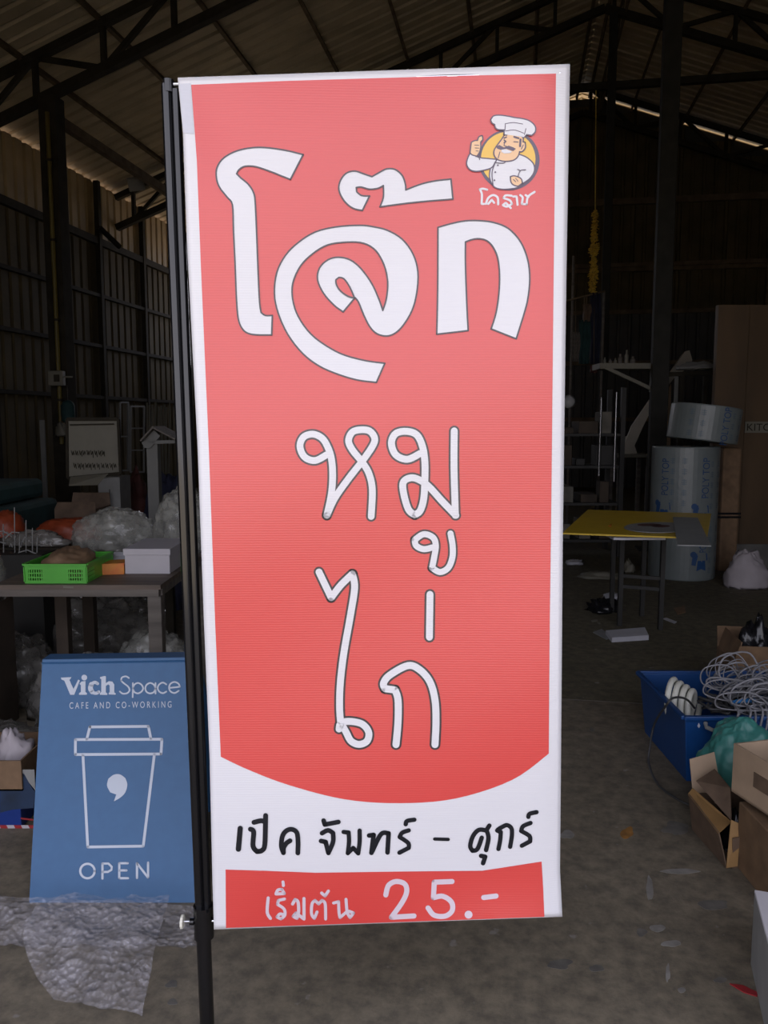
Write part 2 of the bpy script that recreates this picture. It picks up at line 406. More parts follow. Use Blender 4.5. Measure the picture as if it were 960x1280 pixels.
# purlins
pm = None
for k in range(-7, 8):
    X = XRIDGE + (k * 1.09 if k else 0) + (.16 if k == 0 else 0)
    z = roofz(X) - .05
    MB().bar((X, FRONT_Y, z), (X, YB, z), .05, .08, Vector((-SL if X < XRIDGE else SL, 0, 1)).normalized()).build('purlin', 'steel_brown', ce)
MB().bar((XRIDGE - .12, FRONT_Y, roofz(XRIDGE) - .12), (XRIDGE - .12, YB, roofz(XRIDGE) - .12), .05, .10).build('purlin', 'steel_brown', ce)
MB().bar((-6.0, 9.9, EYE + 3.92), (-6.0, YB, EYE + 3.92), .10, .12).build('eaves_beam', 'steel_brown', ce)

# left wall
wl = struct('wall_left')
WSPLIT = EYE + 3.22
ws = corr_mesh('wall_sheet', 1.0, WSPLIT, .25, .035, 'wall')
ws2 = corr_mesh('wall_sheet', 1.0, EAVE - .055 - WSPLIT, .25, .035, 'wall_lit')
for i in range(21):
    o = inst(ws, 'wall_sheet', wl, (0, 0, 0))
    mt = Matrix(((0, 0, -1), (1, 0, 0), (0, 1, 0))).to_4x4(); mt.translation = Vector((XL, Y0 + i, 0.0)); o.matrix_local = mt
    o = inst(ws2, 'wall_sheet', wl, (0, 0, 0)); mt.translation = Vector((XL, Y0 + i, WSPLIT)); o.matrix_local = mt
for z in (.47, 1.38, 2.27, 3.22): 
    MB().bar((XL + .05, FRONT_Y, EYE + z), (XL + .05, YB, EYE + z), .08, .06 if z < 3 else .12).build('girt', 'steel_dark', wl)
for Y in (1.2, 4.2, 7.2, 10.5, 13.6, 15.3, 17.5):
    MB().bar((XL + .06, Y, 0), (XL + .06, Y, EAVE - .05), .09, .09).build('wall_post', 'steel_dark', wl)
for a_, b_ in (((124, 284), (150, 309)),):
    a_ = A(*a_, X=XL + .1); b_ = A(*b_, X=XL + .3); MB().bar((*bxy(a_), a_.z), (*bxy(b_), b_.z), .07, .07).build('bracket', 'steel_black', wl)
# right wall
wr = struct('wall_right')
for i in range(21):
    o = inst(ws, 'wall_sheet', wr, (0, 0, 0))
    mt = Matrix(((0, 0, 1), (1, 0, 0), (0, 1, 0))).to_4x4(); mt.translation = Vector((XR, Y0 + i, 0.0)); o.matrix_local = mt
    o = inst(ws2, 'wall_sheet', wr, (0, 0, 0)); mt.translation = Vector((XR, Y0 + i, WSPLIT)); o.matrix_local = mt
MB().span(XR - .1, XR, FRONT_Y, YB, EAVE - .3, EAVE + .02).build('eaves_beam', 'steel_brown', wr)
# back wall: upper sheets, dark lower half, and an unseen opening added high on the left for light
wb = struct('wall_back')
VZ1 = 5.75
for i in range(18):
    x0 = XL + i
    x1 = min(x0 + 1.0, XR + .02)
    zt = min(roofz(x0), roofz(x1)) - .06
    zb = 4.05
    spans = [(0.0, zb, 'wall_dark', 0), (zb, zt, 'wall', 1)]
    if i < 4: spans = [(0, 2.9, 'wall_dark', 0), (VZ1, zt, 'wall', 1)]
    for z0, z1, m_, hi in spans:
        if z1 - z0 < .05: continue
        me = corr_mesh('wall_sheet', x1 - x0 - .012, z1 - z0, (x1 - x0 - .012) / 4, .035, m_)
        o = inst(me, 'wall_sheet', wb, (0, 0, 0))
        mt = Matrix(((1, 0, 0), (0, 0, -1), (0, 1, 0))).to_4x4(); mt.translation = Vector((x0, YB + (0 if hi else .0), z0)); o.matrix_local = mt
    # gable infill, its sloping top
    ztl, ztr = roofz(x0), roofz(x1)
    if abs(ztl - ztr) > .02:
        lo = min(ztl, ztr) - .03
        if x0 < XRIDGE < x1: ztl = ztr = roofz(XRIDGE) - .12
        ztl -= .035; ztr -= .035; lo -= .08
        pts = [(x0, YB, lo), (x1, YB, lo), (x1, YB, ztr), (x0, YB, ztl)]
        MB().slab(pts, .01, Vector((0, -1, 0))).build('gable_infill', 'wall_dark', wb)
for z in (1.6, 2.9, 4.05, 5.0, EYE + 3.0 + .6, EYE + 5.0):
    MB().bar((XL, YB - .06, z), (XR, YB - .06, z), .08, .09 if z < 6 else .14).build('girt', 'steel_brown', wb)
for X in (.75, 3.2, 5.4, 7.8):
    MB().bar((X, YB - .08, 0), (X, YB - .08, roofz(X) - .1), .14, .12).build('wall_post', 'steel_brown', wb)
# front wall around the wide doorway the light comes in by
wf = struct('wall_front')
MB().span(XL, OPEN_X0, FRONT_Y - .05, FRONT_Y, 0, EAVE).build('wall_panel', 'wall', wf)
MB().span(OPEN_X1, XR, FRONT_Y - .05, FRONT_Y, 0, EAVE).build('wall_panel', 'wall', wf)
MB().slab([(XL, FRONT_Y, EAVE), (OPEN_X0, FRONT_Y, EAVE), (OPEN_X0, FRONT_Y, OPEN_Z), (OPEN_X1, FRONT_Y, OPEN_Z), (OPEN_X1, FRONT_Y, EAVE), (XR, FRONT_Y, EAVE), (XRIDGE, FRONT_Y, roofz(XRIDGE))], .05, Vector((0, 1, 0))).build('gable_panel', 'wall', wf)

# trusses
def truss(Y, label, x0=XL, x1=XR):
    t = thing('roof_truss', (0, 0, 0), label, 'truss', rz=-TH)
    tc_, bc = -.12, -.66
    for nm, dz, w in (('top_chord', tc_, .10), ('bottom_chord', bc, .11)):
        for a, b in ((x0, XRIDGE), (XRIDGE, x1)):
            MB().bar((a, Y, roofz(a) + dz), (b, Y, roofz(b) + dz), w, w).build(nm, 'steel_dark', t)
    X = x0 + .35; k = 0
    while X < x1 - .1:
        MB().bar((X, Y, roofz(X) + bc), (X, Y, roofz(X) + tc_), .06, .07).build('strut', 'steel_dark', t)
        X2 = X + .95
        if X2 < x1 - .1:
            a, b = ((X, tc_), (X2, bc)) if k % 2 else ((X, bc), (X2, tc_))
            if not (X < XRIDGE < X2): MB().bar((a[0], Y, roofz(a[0]) + a[1]), (b[0], Y, roofz(b[0]) + b[1]), .055, .065).build('brace', 'steel_dark', t)
        X += .95; k += 1
    return t
truss(5.4, 'dark steel roof truss nearest the doorway, above the banner')
truss(9.9, 'dark steel roof truss nearest the camera, springing from the left column')
tt = truss(14.4, 'middle dark steel roof truss with a level tie beam below its peak')
MB().bar((-2, 14.4, EYE + 5.57), (XR, 14.4, EYE + 5.57), .10, .11).build('tie_beam', 'steel_dark', tt)
truss(18.9, 'farthest dark steel roof truss, close to the back wall')

# columns
def column(X, Y, w, ztop, label, m='steel_grey'):
    t = thing('steel_column', (0, 0, 0), label, 'column', rz=-TH)
    MB().bar((X, Y, 0.012), (X, Y, ztop), w, w * .9).build('shaft', m, t, bevel=.006)
    MB().span(X - w, X + w, Y - w, Y + w, 0, .014).build('base_plate', m, t)
    return t
pc = bxy(A(827, 400, Y=9.9)); column(pc[0], 9.9, .19, roofz(pc[0]) - .7, 'thick dark grey steel column on the right, behind the yellow board')
pc2 = bxy(A(762, 200, Y=14.4)); column(pc2[0], 14.4, .13, roofz(pc2[0]) - .7, 'slim dark steel column under the roof ridge, behind the wall shelf')
column(-6.0, 9.9, .24, roofz(-6) - .7, 'dark steel column at the left carrying the nearest truss', 'steel_dark')
# ridge lattice strips
t = thing('ridge_brace', (0, 0, 0), 'lattice brace of pale steel angle running along the roof ridge', 'brace', rz=-TH)
zr = roofz(XRIDGE)
for dx, dz in ((.33, -.32), (.33, -.75)): MB().bar((XRIDGE + dx, 11, zr + dz), (XRIDGE + dx, YB - .3, zr + dz), .04, .04).build('rail', 'steel_brown', t)
for i in range(14):
    y = 11 + i * .58; MB().bar((XRIDGE + .33, y, zr - .32), (XRIDGE + .33, y + .5, zr - .75), .025, .025).build('lacing', 'steel_brown', t)

# ================================================================ BANNER STAND AND BANNER
BY = 1.70
def bdepth(px, py):
    u = (px - 470) / 240; v = (py - 620) / 530
    y = BY
    y += .010 * math.sin(2.2 * u + .6) * (0.4 + .6 * (1 - v) / 2)
    y += -.008 * math.exp(-((px - 655) / 38) ** 2) * max(0, min(1, (360 - py) / 260)) ** 2        # soft fold, upper right
    y += .007 * math.exp(-((px - (250 + (py - 80) * .25)) / 38) ** 2) * math.exp(-((py - 150) / 80) ** 2)
    y += .010 * max(0, (px - 672) / 36) ** 2                         # right edge curls back
    y += .012 * max(0, (py - 1085) / 75) ** 2 * math.sin((px - 300) / 70)
    y += .004 * math.sin(py / 70 + px / 150)
    y += .05 * (620 - py) / 1060                                                              # leans a little
    return y
def SB(px, py, off=0):
    d = ray(px, py); p = d * (bdepth(px, py) / d.y)
    p = p - d.normalized() * off; p.z += EYE; return p
ps = thing('banner_stand', A(262, 1330, z=0), 'black tubular banner stand holding the tall red vinyl banner', 'banner stand')
def polept(t, dx=0):   # t 0 top, 1 at the collar
    a = A(208, 106, y=BY + .030); b = A(250.5, 1150, y=BY + .005); p = a.lerp(b, t); p.x += dx; return p
pt, pcx = polept(0), polept(1)
foot = pcx + (pcx - pt) * ((pcx.z - .012) / (pt.z - pcx.z))
MB().tube([polept(0), polept(1.0)], .0108, 24).build('pole', 'black_metal', ps, smooth=False)
MB().tube([polept(.0, .0190) - Vector((0, 0, .01)), polept(.99, .0180)], .0090, 24).build('sleeve_rod', 'black_metal', ps)
MB().tube([pcx + Vector((.006, 0, -.02)), foot + Vector((.006, 0, 0))], .0165, 24).build('lower_pole', 'black_metal', ps)
cdir = (pt - pcx).normalized()
MB().tube([pcx + Vector((.008, 0, 0)) + cdir * .036, pcx + Vector((.007, 0, 0)) - cdir * .040], .0225, 24).build('collar', 'black_metal', ps)
kn = A(228, 1152, y=BY - .0)
kb = MB().cyl(kn + Vector((-.003, 0, 0)), kn + Vector((.003, 0, 0)), .0155, 10).build('knob', 'cream_plastic', ps, bevel=.001)
MB().cyl(kn, kn + Vector((.022, 0, 0)), .003, 10).build('knob_bolt', 'chrome', ps)
MB().cyl(kn + Vector((.017, 0, 0)), kn + Vector((.026, 0, 0)), .0075, 12).build('boss', 'black_metal', ps)
MB().cyl(A(262, 1151, y=BY + .0), A(690, 1141, y=BY + .012), .0045, 12).build('bottom_arm', 'chrome', ps)
MB().cyl(polept(0) + Vector((-.004, 0, 0)), A(700, 92, y=BY + .036), .0045, 12).build('top_arm', 'chrome', ps)
MB().cyl(polept(0) + Vector((.004, -.0, .009)), polept(0) + Vector((.004, 0, -.016)), .012, 16).build('top_cap', 'black_metal', ps)
MB().cyl((foot.x, foot.y, 0), (foot.x, foot.y, .014), .13, 40).build('base_plate', 'black_metal', ps)

bn = thing('banner', SB(470, 1155), 'tall red and white vinyl banner with Thai food lettering on a black stand', 'banner')
def crv(t, pts):
    for (a, va), (b, vb) in zip(pts, pts[1:]):
        if t <= b: return va + (vb - va) * (t - a) / (b - a)
    return pts[-1][1]
LE = [(97, 222), (165, 228.6), (300, 233.5), (560, 247), (780, 255), (946, 262), (1100, 265.5), (1162, 267.5)]
RE = [(80, 712.5), (346, 708), (676, 703.5), (980, 701), (1088, 700), (1146, 703)]
nx, ny = 80, 170; vs = []; fs = []
for j in range(ny + 1):
    v = j / ny
    for i in range(nx + 1):
        u = i / nx
        yt = 97 + (80 - 97) * u; yb = 1162 + (1146 - 1162) * u - 2.5 * math.sin(u * 3.14) * 0
        py = yt + (yb - yt) * v; px = crv(py, LE) * (1 - u) + crv(py, RE) * u
        vs.append(SB(px, py, 0))
for j in range(ny):
    for i in range(nx):
        a = j * (nx + 1) + i; fs.append((a, a + nx + 1, a + nx + 2, a + 1))
k = len(vs)
ov = [v + Vector((0, .0015, 0)) for v in vs]
rim = [i for i in range(nx + 1)] + [j * (nx + 1) + nx for j in range(1, ny + 1)] + [ny * (nx + 1) + i for i in range(nx - 1, -1, -1)] + [j * (nx + 1) for j in range(ny - 1, 0, -1)]
fs2 = fs + [tuple(q + k for q in reversed(f)) for f in fs] + [(rim[i], rim[(i + 1) % len(rim)], rim[(i + 1) % len(rim)] + k, rim[i] + k) for i in range(len(rim))]
MB().add(vs + ov, fs2).build('vinyl_sheet', 'vinyl_white', bn, smooth=True)
def shape(name, poly, m, off, parent=bn, grid=22, S=None, sm=True):
    mb = MB(); fill(mb, densify(poly, 18), S or SB, off, grid); return mb.build(name, m, parent, smooth=sm)
L1, L2, L3, L4, L5 = .0010, .0018, .0025, .0032, .0038
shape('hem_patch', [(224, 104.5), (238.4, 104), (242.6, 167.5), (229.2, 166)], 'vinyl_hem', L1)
arc = spline([(276, 946, 0), (310, 962, 0), (360, 981, 0), (430, 999, 0), (500, 1004, 0), (570, 998, 0), (640, 975, 0), (686, 942, 0)], 5)
red = [(239, 106), (360, 101), (560, 95), (695, 92), (692, 350), (689.5, 600), (687, 800), (686, 940)] + [(p.x, p.y) for p in reversed(arc)] + [(269, 780), (261, 560), (251, 330), (246, 200)]
shape('red_field', red, 'vinyl_red', L1, grid=11)
shape('red_band', [(282, 1087), (330, 1088.5), (395, 1091), (500, 1089.5), (603, 1088.5), (677, 1077), (679, 1110), (680.5, 1146), (600, 1149), (440, 1154.5), (282.5, 1160)], 'vinyl_red', L1, grid=11)
def cv(pts, s, ox, oy): return [(x / s + ox, y / s + oy) for x, y in pts]
Ac = lambda p: cv(p, 3.765, 240, 160)
Bc = lambda p: cv(p, 3.31, 400, 180)
Cc = lambda p: cv(p, 3.4286, 340, 510)
Dc = lambda p: cv(p, 4, 360, 690)
Ec = lambda p: cv(p, 4, 240, 980)
Fc = lambda p: cv(p, 3.692, 460, 980)
def smoothpoly(poly, corner=38):
    P = [Vector((p[0], p[1])) for p in poly]; n = len(P)
    cor = [((P[i] - P[i - 1]).angle(P[(i + 1) % n] - P[i]) > R(corner)) for i in range(n)]
    st = cor.index(True) if True in cor else 0
    P = P[st:] + P[:st]; cor = cor[st:] + cor[:st]
    runs = []; cur = [P[0]]
    for i in range(1, n + 1):
        cur.append(P[i % n])
        if i == n or cor[i]: runs.append(cur); cur = [P[i % n]]
    out = []
    for r in runs: out += spline([(p.x, p.y, 0) for p in r], 4)[:-1] if len(r) > 2 else [Vector((r[0].x, r[0].y, 0))]
    return [(p.x, p.y) for p in out]
def big_letter(poly, hole=None):
    poly = smoothpoly(poly)
    o = shape('letter', poly, 'vinyl_white', L2, grid=14)
    mb = MB(); stroke(mb, poly, 2.0, SB, L3, smooth=False, closed=True)
    if hole:
        hole = smoothpoly(hole); shape('counter', hole, 'vinyl_red', L3, parent=o, grid=14); stroke(mb, hole, 2.0, SB, L4, smooth=False, closed=True)
    mb.build('outline', 'vinyl_dark', o)
big_letter(Ac([(523,125),(440,105),(345,92),(280,93),(210,108),(150,140),(118,185),(115,235),(130,280),(165,325),(190,362),(195,480),(203,650),(208,780),(215,880),(228,930),(255,962),(300,973),(375,974),(378,882),(345,882),(325,868),(318,820),(312,700),(305,520),(298,360),(290,305),(265,265),(230,235),(210,215),(222,195),(250,180),(300,182),(370,205),(420,225),(463,242)]))
jor = [(470.5,478),(447,475),(423,468),(399,457.5),(378,441.5),(359.5,417.6),(347.6,391),(343,367),(346,340.6),(357,319),(373,303),(394,290),(420.6,283.5),(450,281.6),(467,283.5),(484.6,288),(502.7,299),(516.3,317.5),(522.4,340),(520.8,367),(514.8,388.5),(504,406.6),(493.7,416.5),(483,420),(471,417),(462,408),(454.4,393),(448.3,378),(443.8,372),(429,389.8),(418,381.8),(404.7,367),(397,350),(399.4,335),(410,324.7),(423.3,321.5),(438,325),(451.4,336),(465,355),(474,375),(478.5,388),(483,373),(484.6,352),(480,331),(469.5,313),(454.4,304),(434,302.6),(410,306),(391.4,316.7),(375.5,332.6),(366,354),(366,375),(373,396),(388.7,417.6),(410,433.6),(431,444),(458,451),(481,454)]
big_letter(jor, Ac([(765,800),(735,792),(700,768),(680,738),(677,714),(692,703),(715,710),(742,748)]))
big_letter(Bc([(175,275),(135,265),(100,235),(78,190),(85,150),(110,120),(145,112),(185,125),(215,135),(245,118),(275,103),(310,105),(340,130),(353,165),(355,190),(420,165),(480,152),(542,145),(550,228),(460,235),(360,245),(248,260),(262,220),(262,172),(240,183),(205,187),(170,178),(150,180),(152,198),(172,213),(205,215)]))
big_letter(Bc([(488,345),(540,330),(600,318),(660,317),(720,325),(780,350),(830,405),(860,480),(868,560),(860,640),(845,700),(812,806),(708,765),(728,700),(740,620),(743,540),(735,470),(715,425),(690,400),(660,392),(630,395),(602,405),(602,500),(607,650),(613,772),(483,787),(487,600)]))
def ring_letter(paths, w, wo):
    mb = MB(); mo = MB()
    for p in paths: stroke(mb, p, w, SB, L3); stroke(mo, p, wo, SB, L2)
    o = mb.build('letter', 'vinyl_white', bn); mo.build('outline', 'vinyl_dark', o)
ring_letter([Cc([(235,200),(185,225),(140,210),(120,165),(135,125),(175,112),(215,130),(240,170),(255,220),(260,290),(254,370),(235,460)]),
             Cc([(235,460),(270,385),(330,300),(385,230),(430,165),(440,130),(420,100),(385,93),(345,103),(328,140),(345,180),(385,230),(415,280),(430,350),(425,465)])], 8.4, 13)
ring_letter([Cc([(635,195),(580,220),(530,200),(512,150),(530,110),(575,100),(620,115),(645,165),(655,230),(655,310),(650,390),(635,440),(612,458),(585,435),(565,370),(562,320),(590,300),(625,305),(670,335),(730,400),(788,460)]), Cc([(786,460),(784,400),(780,250),(781,98)])], 8.6, 13.2)
ring_letter([Cc([(690,597),(650,605),(618,590),(612,565),(650,541),(690,555),(702,590),(695,640),(686,685),(720,703),(755,685),(773,640),(774,590),(765,538)])], 7.6, 12)
ring_letter([Dc([(155,100),(216,228),(265,165),(322,110),(333,180),(310,330),(280,500),(262,650),(258,780),(266,880)]), Dc([(255,885),(265,855),(310,847),(370,860),(403,900),(395,945),(355,962),(315,945),(290,900),(268,862)])], 8.6, 13.4)
ring_letter([Dc([(710,212),(707,426)])], 8.6, 13.4)
ring_letter([Dc([(540,963),(550,850),(550,740),(535,690),(485,683),(478,655),(510,615),(600,568),(660,590),(710,650),(735,740),(740,850),(735,963)])], 8.8, 13.6)
def plain_letter(paths, w, m, s=True):
    mb = MB()
    for p in paths:
        if len(p) == 1: disc(mb, p[0], w / 2, SB, L2)
        else: stroke(mb, p, w, SB, L2, smooth=s)
    mb.build('letter', m, bn)
ink = 'vinyl_ink'
plain_letter([Ec([(241,222),(232,326)])], 6.6, ink)
plain_letter([Ec([(292,226),(308,240),(305,310),(325,338),(350,332),(364,300),(368,158)]), Ec([(310,192),(345,184),(368,190)])], 6.2, ink)
plain_letter([Ec([(490,284),(472,296),(458,320),(457,344)]), Ec([(457,344),(447,310),(452,262),(472,234),(500,227),(524,244),(530,290),(529,345)])], 6.0, ink)
plain_letter([Ec([(645,285),(668,290),(682,345),(705,290),(705,245),(680,232),(650,246)]), Ec([(658,183),(664,203),(732,190)])], 5.8, ink)
plain_letter([Ec([(758,240),(783,243),(785,290),(779,346)]), Ec([(779,346),(806,320),(831,347)]), Ec([(838,233),(838,290),(831,347)])], 5.4, ink)
plain_letter([Fc([(5,238),(26,235),(16,318)]), Fc([(20,310),(60,232),(95,228),(90,316)])], 5.8, ink)
plain_letter([Fc([(188,214),(158,225),(146,245),(185,272),(188,295),(145,317)]), Fc([(174,186),(180,171),(214,165)])], 5.4, ink)
plain_letter([Fc([(308,254),(370,256)])], 4.2, ink)
plain_letter([Fc([(525,248),(505,300),(482,308),(472,285),(485,240),(512,212),(548,215),(556,250),(545,305)]), Fc([(545,216),(560,192)]), Fc([(522,332),(541,336),(531,366)])], 5.6, ink)
plain_letter([Fc([(596,215),(613,222),(610,260),(602,300)]), Fc([(600,210),(620,198),(642,190),(662,205),(664,240),(656,290)])], 5.4, ink)
plain_letter([Fc([(750,180),(716,195),(707,217),(745,240),(748,265),(710,285)]), Fc([(740,152),(746,138),(778,130)])], 5.4, ink)
pk = 'vinyl_pink'
plain_letter([Ec([(381,570),(376,640),(392,672)])], 4, pk)
plain_letter([Ec([(462,575),(432,582),(428,602),(460,625),(464,655),(445,675),(425,665),(440,650),(462,655)]), Ec([(420,548),(430,530),(450,527),(462,548),(420,550)]), Ec([(455,490),(457,508)])], 3.8, pk)
plain_letter([Ec([(503,600),(515,578),(530,590),(533,640),(525,672),(506,662),(520,645),(560,675)]), Ec([(560,673),(560,573)])], 4, pk)
plain_letter([Ec([(625,640),(612,672),(598,650),(600,600),(615,582),(633,600),(650,582),(666,600),(668,675)]), Ec([(648,545),(665,560),(682,535)])], 3.8, pk)
plain_letter([Ec([(708,595),(733,588),(735,640),(740,668),(772,640)]), Ec([(770,577),(776,640),(790,668),(808,645),(785,636)])], 3.8, pk)
plain_letter([Fc([(82,512),(95,468),(130,450),(170,462),(178,500),(155,550),(108,615),(212,609)])], 6.4, pk)
plain_letter([Fc([(388,450),(306,453),(302,525),(345,518),(385,545),(388,585),(355,610),(305,605),(277,572)])], 6.4, pk)
plain_letter([Fc([(464,603)])], 10, pk)
plain_letter([Fc([(534,524),(591,517)])], 6.4, pk)
# chef emblem
Gc = lambda p: cv(p, 6.857, 560, 120)
lg = thing  # (parts of the banner's printed logo follow)
def circ(cx, cy, r, n=44): return [(cx + r * math.cos(2 * math.pi * i / n), cy + r * math.sin(2 * math.pi * i / n)) for i in range(n)]
emb = shape('emblem', Gc(circ(523, 548, 262)), 'vinyl_plum', L2, grid=10)
shape('yellow_disc', Gc(circ(516, 540, 234)), 'vinyl_yellow', L3, parent=emb, grid=10)
def lp(name, pts, m, lv=.0038, w=1.9, out=True):
    pts = smoothpoly(Gc(pts), 50)
    if out:
        mb = MB(); stroke(mb, pts, w * 1.7, SB, lv - .0003, smooth=False, closed=True); mb.build(name + '_outline', 'vinyl_plum', emb)
    shape(name, pts, m, lv, parent=emb, grid=9)
lp('jacket', [(415,550),(500,560),(560,545),(610,505),(670,530),(725,580),(735,640),(700,700),(640,745),(590,780),(520,792),(450,792),(395,770),(362,700),(370,620),(400,570)], 'vinyl_white', .0036)
lp('sleeve', [(410,548),(350,542),(280,535),(240,520),(200,490),(180,520),(165,580),(190,625),(240,640),(310,630),(370,610),(395,575)], 'vinyl_white', .0040)
lp('hand', [(195,485),(200,440),(205,400),(230,388),(258,385),(268,355),(290,345),(292,372),(275,395),(275,440),(265,480),(245,510),(210,500)], 'vinyl_skin', .0044)
lp('face', [(490,335),(560,330),(640,355),(638,398),(656,400),(658,440),(635,470),(610,472),(595,515),(560,545),(500,555),(440,545),(405,515),(400,470),(430,420),(460,380)], 'vinyl_skin', .0044)
lp('hat', [(372,205),(395,175),(450,170),(520,180),(570,190),(640,200),(700,220),(742,262),(742,305),(715,332),(672,325),(650,352),(485,328),(488,285),(430,282),(410,265),(405,240),(382,228)], 'vinyl_white', .0048)
lp('fist', [(540,695),(570,690),(620,710),(632,745),(600,768),(565,758),(545,735)], 'vinyl_skin', .0044)
mb = MB(); mo_ = [(413,432),(440,420),(480,440),(520,425),(560,440),(582,452),(560,472),(500,452),(455,462),(420,450)]
fill(mb, Gc(mo_), SB, .0049, 30)
for p, w in (([(492,238),(488,290)],1.1),([(490,238),(560,228),(640,240)],1.0),([(492,300),(570,292),(648,318)],1.0),([(668,280),(655,330)],1.0),([(482,360),(500,352)],1.8),([(568,350),(605,362)],2.4),([(482,378),(495,390),(482,400)],1.8),([(565,392),(600,394)],1.2),([(622,372),(618,430)],2.6),([(628,455),(645,420)],1.0),([(485,400),(480,425),(500,430)],1.0),([(430,530),(445,480)],1.0),([(410,560),(378,650),(385,760)],1.2),([(400,570),(470,575),(495,562)],1.1),([(600,690),(620,640),(665,632)],1.1),([(620,640),(598,628)],1.1),([(240,520),(262,515),(272,545)],1.1),([(228,420),(265,422)],.8),([(232,445),(268,447)],.8),([(240,470),(262,472)],.8),([(560,715),(580,735)],.9),([(580,705),(600,730)],.9)):
    stroke(mb, Gc(p), w, SB, .0050)
for q in ((427,593),(405,652),(398,722)): disc(mb, Gc([q])[0], 1.1, SB, .0050)
mb.build('line_work', 'vinyl_plum', emb)
mb = MB(); fill(mb, Gc([(458,460),(500,456),(550,476),(530,490),(480,492),(458,480)]), SB, .0051, 30); mb.build('teeth', 'vinyl_white', emb)
mb = MB()
for p in ([(335,803),(300,795),(272,800),(290,840),(288,925),(308,925)], [(325,925),(345,875),(385,850),(425,870),(430,928)], [(345,925),(375,890),(395,915)],
          [(545,855),(495,852),(475,875),(530,895),(548,925),(505,948),(470,935),(495,915),(538,960)], [(560,862),(588,860),(596,932)], [(620,850),(640,872),(632,925),(675,928),(685,865),(742,822)], [(690,865),(665,850)]):
    stroke(mb, Gc(p), 2.7, SB, L2)
mb.build('emblem_lettering', 'vinyl_white', bn)

# ================================================================ BLUE A-FRAME SIGN
sg = thing('a_frame_sign', (-.84, 2.5, 0), 'blue A-frame pavement sign with white cup outline and OPEN lettering', 'sign')
sp0 = Vector((0, 2.37, 0)); sup = Vector((0, .31, .70)).normalized(); snm = Vector((1, 0, 0)).cross(sup).normalized()   # towards -y
if snm.y > 0: snm = -snm
def SS(px, py, off=0):
    d = ray(px, py); o = Vector((0, 0, EYE)); t = (sp0 - o).dot(snm) / d.dot(snm); return o + d * t + snm * off
bl, br, tl, tr = SS(36, 1137), SS(251, 1137), SS(53, 825), SS(247, 822)
MB().slab([bl, br, tr, tl], .022, snm).build('front_panel', 'sign_blue', sg)
bk = Vector((0, .62, 0))
MB().slab([Vector((tl.x, tl.y + .012, tl.z)), Vector((tr.x, tr.y + .012, tr.z)), Vector((br.x, 2.98, .01)), Vector((bl.x, 2.98, .01))], .022, Vector((0, 1, .45)).normalized()).build('back_panel', 'sign_blue', sg)
MB().slab([tl + Vector((0, .0, .002)), tr + Vector((0, 0, .002)), tr + Vector((0, .065, .002)), tl + Vector((0, .065, .002))], .012, Vector((0, 0, 1))).build('top_cap', 'sign_blue_dark', sg)
mb = MB()
# "Vich" heavy letters then "Space" in thin line
def Hc(p): return cv(p, 4, 0, 600)
q = .0012
def SSo(px, py, off): return SS(px, py, off)
for pl_ in ([(305,988),(358,986),(352,996),(348,1000),(368,1045),(392,998),(400,1003),(372,1074),(352,1074),(322,1003),(308,998)],
            [(398,1020),(408,1008),(428,1005),(428,1060),(436,1066),(434,1074),(396,1074),(396,1066),(405,1060),(405,1026)],
            [(502,985),(524,980),(530,982),(530,1016),(545,1006),(562,1008),(572,1022),(572,1062),(580,1068),(578,1074),(544,1072),(544,1066),(549,1060),(549,1028),(542,1022),(530,1030),(530,1062),(538,1068),(536,1075),(500,1074),(500,1066),(507,1060),(507,996),(500,992)]):
    fill(mb, Hc(pl_), SS, q, 60)
disc(mb, Hc([(422,988)])[0], 3.6, SS, q)
stroke(mb, Hc([(488,1018),(474,1012),(458,1022),(454,1042),(464,1062),(482,1066),(494,1060)]), 4.0, SS, q); stroke(mb, Hc([(458,1022),(453,1042),(462,1060)]), 6, SS, q + .0006)
for p in ([(645,990),(630,982),(610,988),(606,1004),(622,1018),(642,1034),(648,1052),(636,1066),(614,1068),(600,1058)],
          [(665,1016),(664,1086)], [(665,1042),(672,1024),(690,1015),(708,1024),(716,1042),(708,1058),(690,1067),(672,1060),(665,1042)],
          [(778,1042),(770,1024),(752,1015),(734,1024),(727,1042),(734,1060),(752,1067),(770,1060),(778,1042)], [(778,1016),(778,1068)],
          [(832,1022),(815,1013),(797,1022),(789,1040),(797,1058),(815,1066),(832,1058)],
          [(846,1040),(900,1034),(892,1018),(872,1010),(852,1020),(846,1040),(854,1058),(874,1065),(894,1054)]):
    stroke(mb, Hc(p), 2.0, SS, q)
mb.build('name_lettering', 'sign_grey', sg)
mb = MB(); text_map(mb, 'C A F E   A N D   C O - W O R K I N G', lambda u, v: SS(87 + 127.5 * u, 886 - 1.5 * u - 8 * v, q)); mb.build('tagline', 'sign_grey', sg)
mb = MB()
Ic = lambda p: cv(p, 2.667, 0, 800)
for p, cl in (([(290,330),(300,290),(495,288),(503,328)], False), ([(252,332),(540,331),(537,380),(252,382)], True), ([(277,385),(293,690),(478,687),(515,381)], False)):
    stroke(mb, Ic(p), 3.4, SS, q, smooth=False, closed=cl)
mb.build('cup_outline', 'sign_grey', sg)
mb = MB(); fill(mb, smoothpoly(Ic([(380,538),(388,515),(368,508),(357,485),(362,462),(380,449),(400,448),(418,460),(425,482),(418,508),(402,525)])), SS, q, 40); mb.build('comma_mark', 'sign_grey', sg)
mb = MB()
for p in (circ(292, 770, 24, 16) + [(316, 770)], ):
    stroke(mb, Ic(p), 2.8, SS, q)
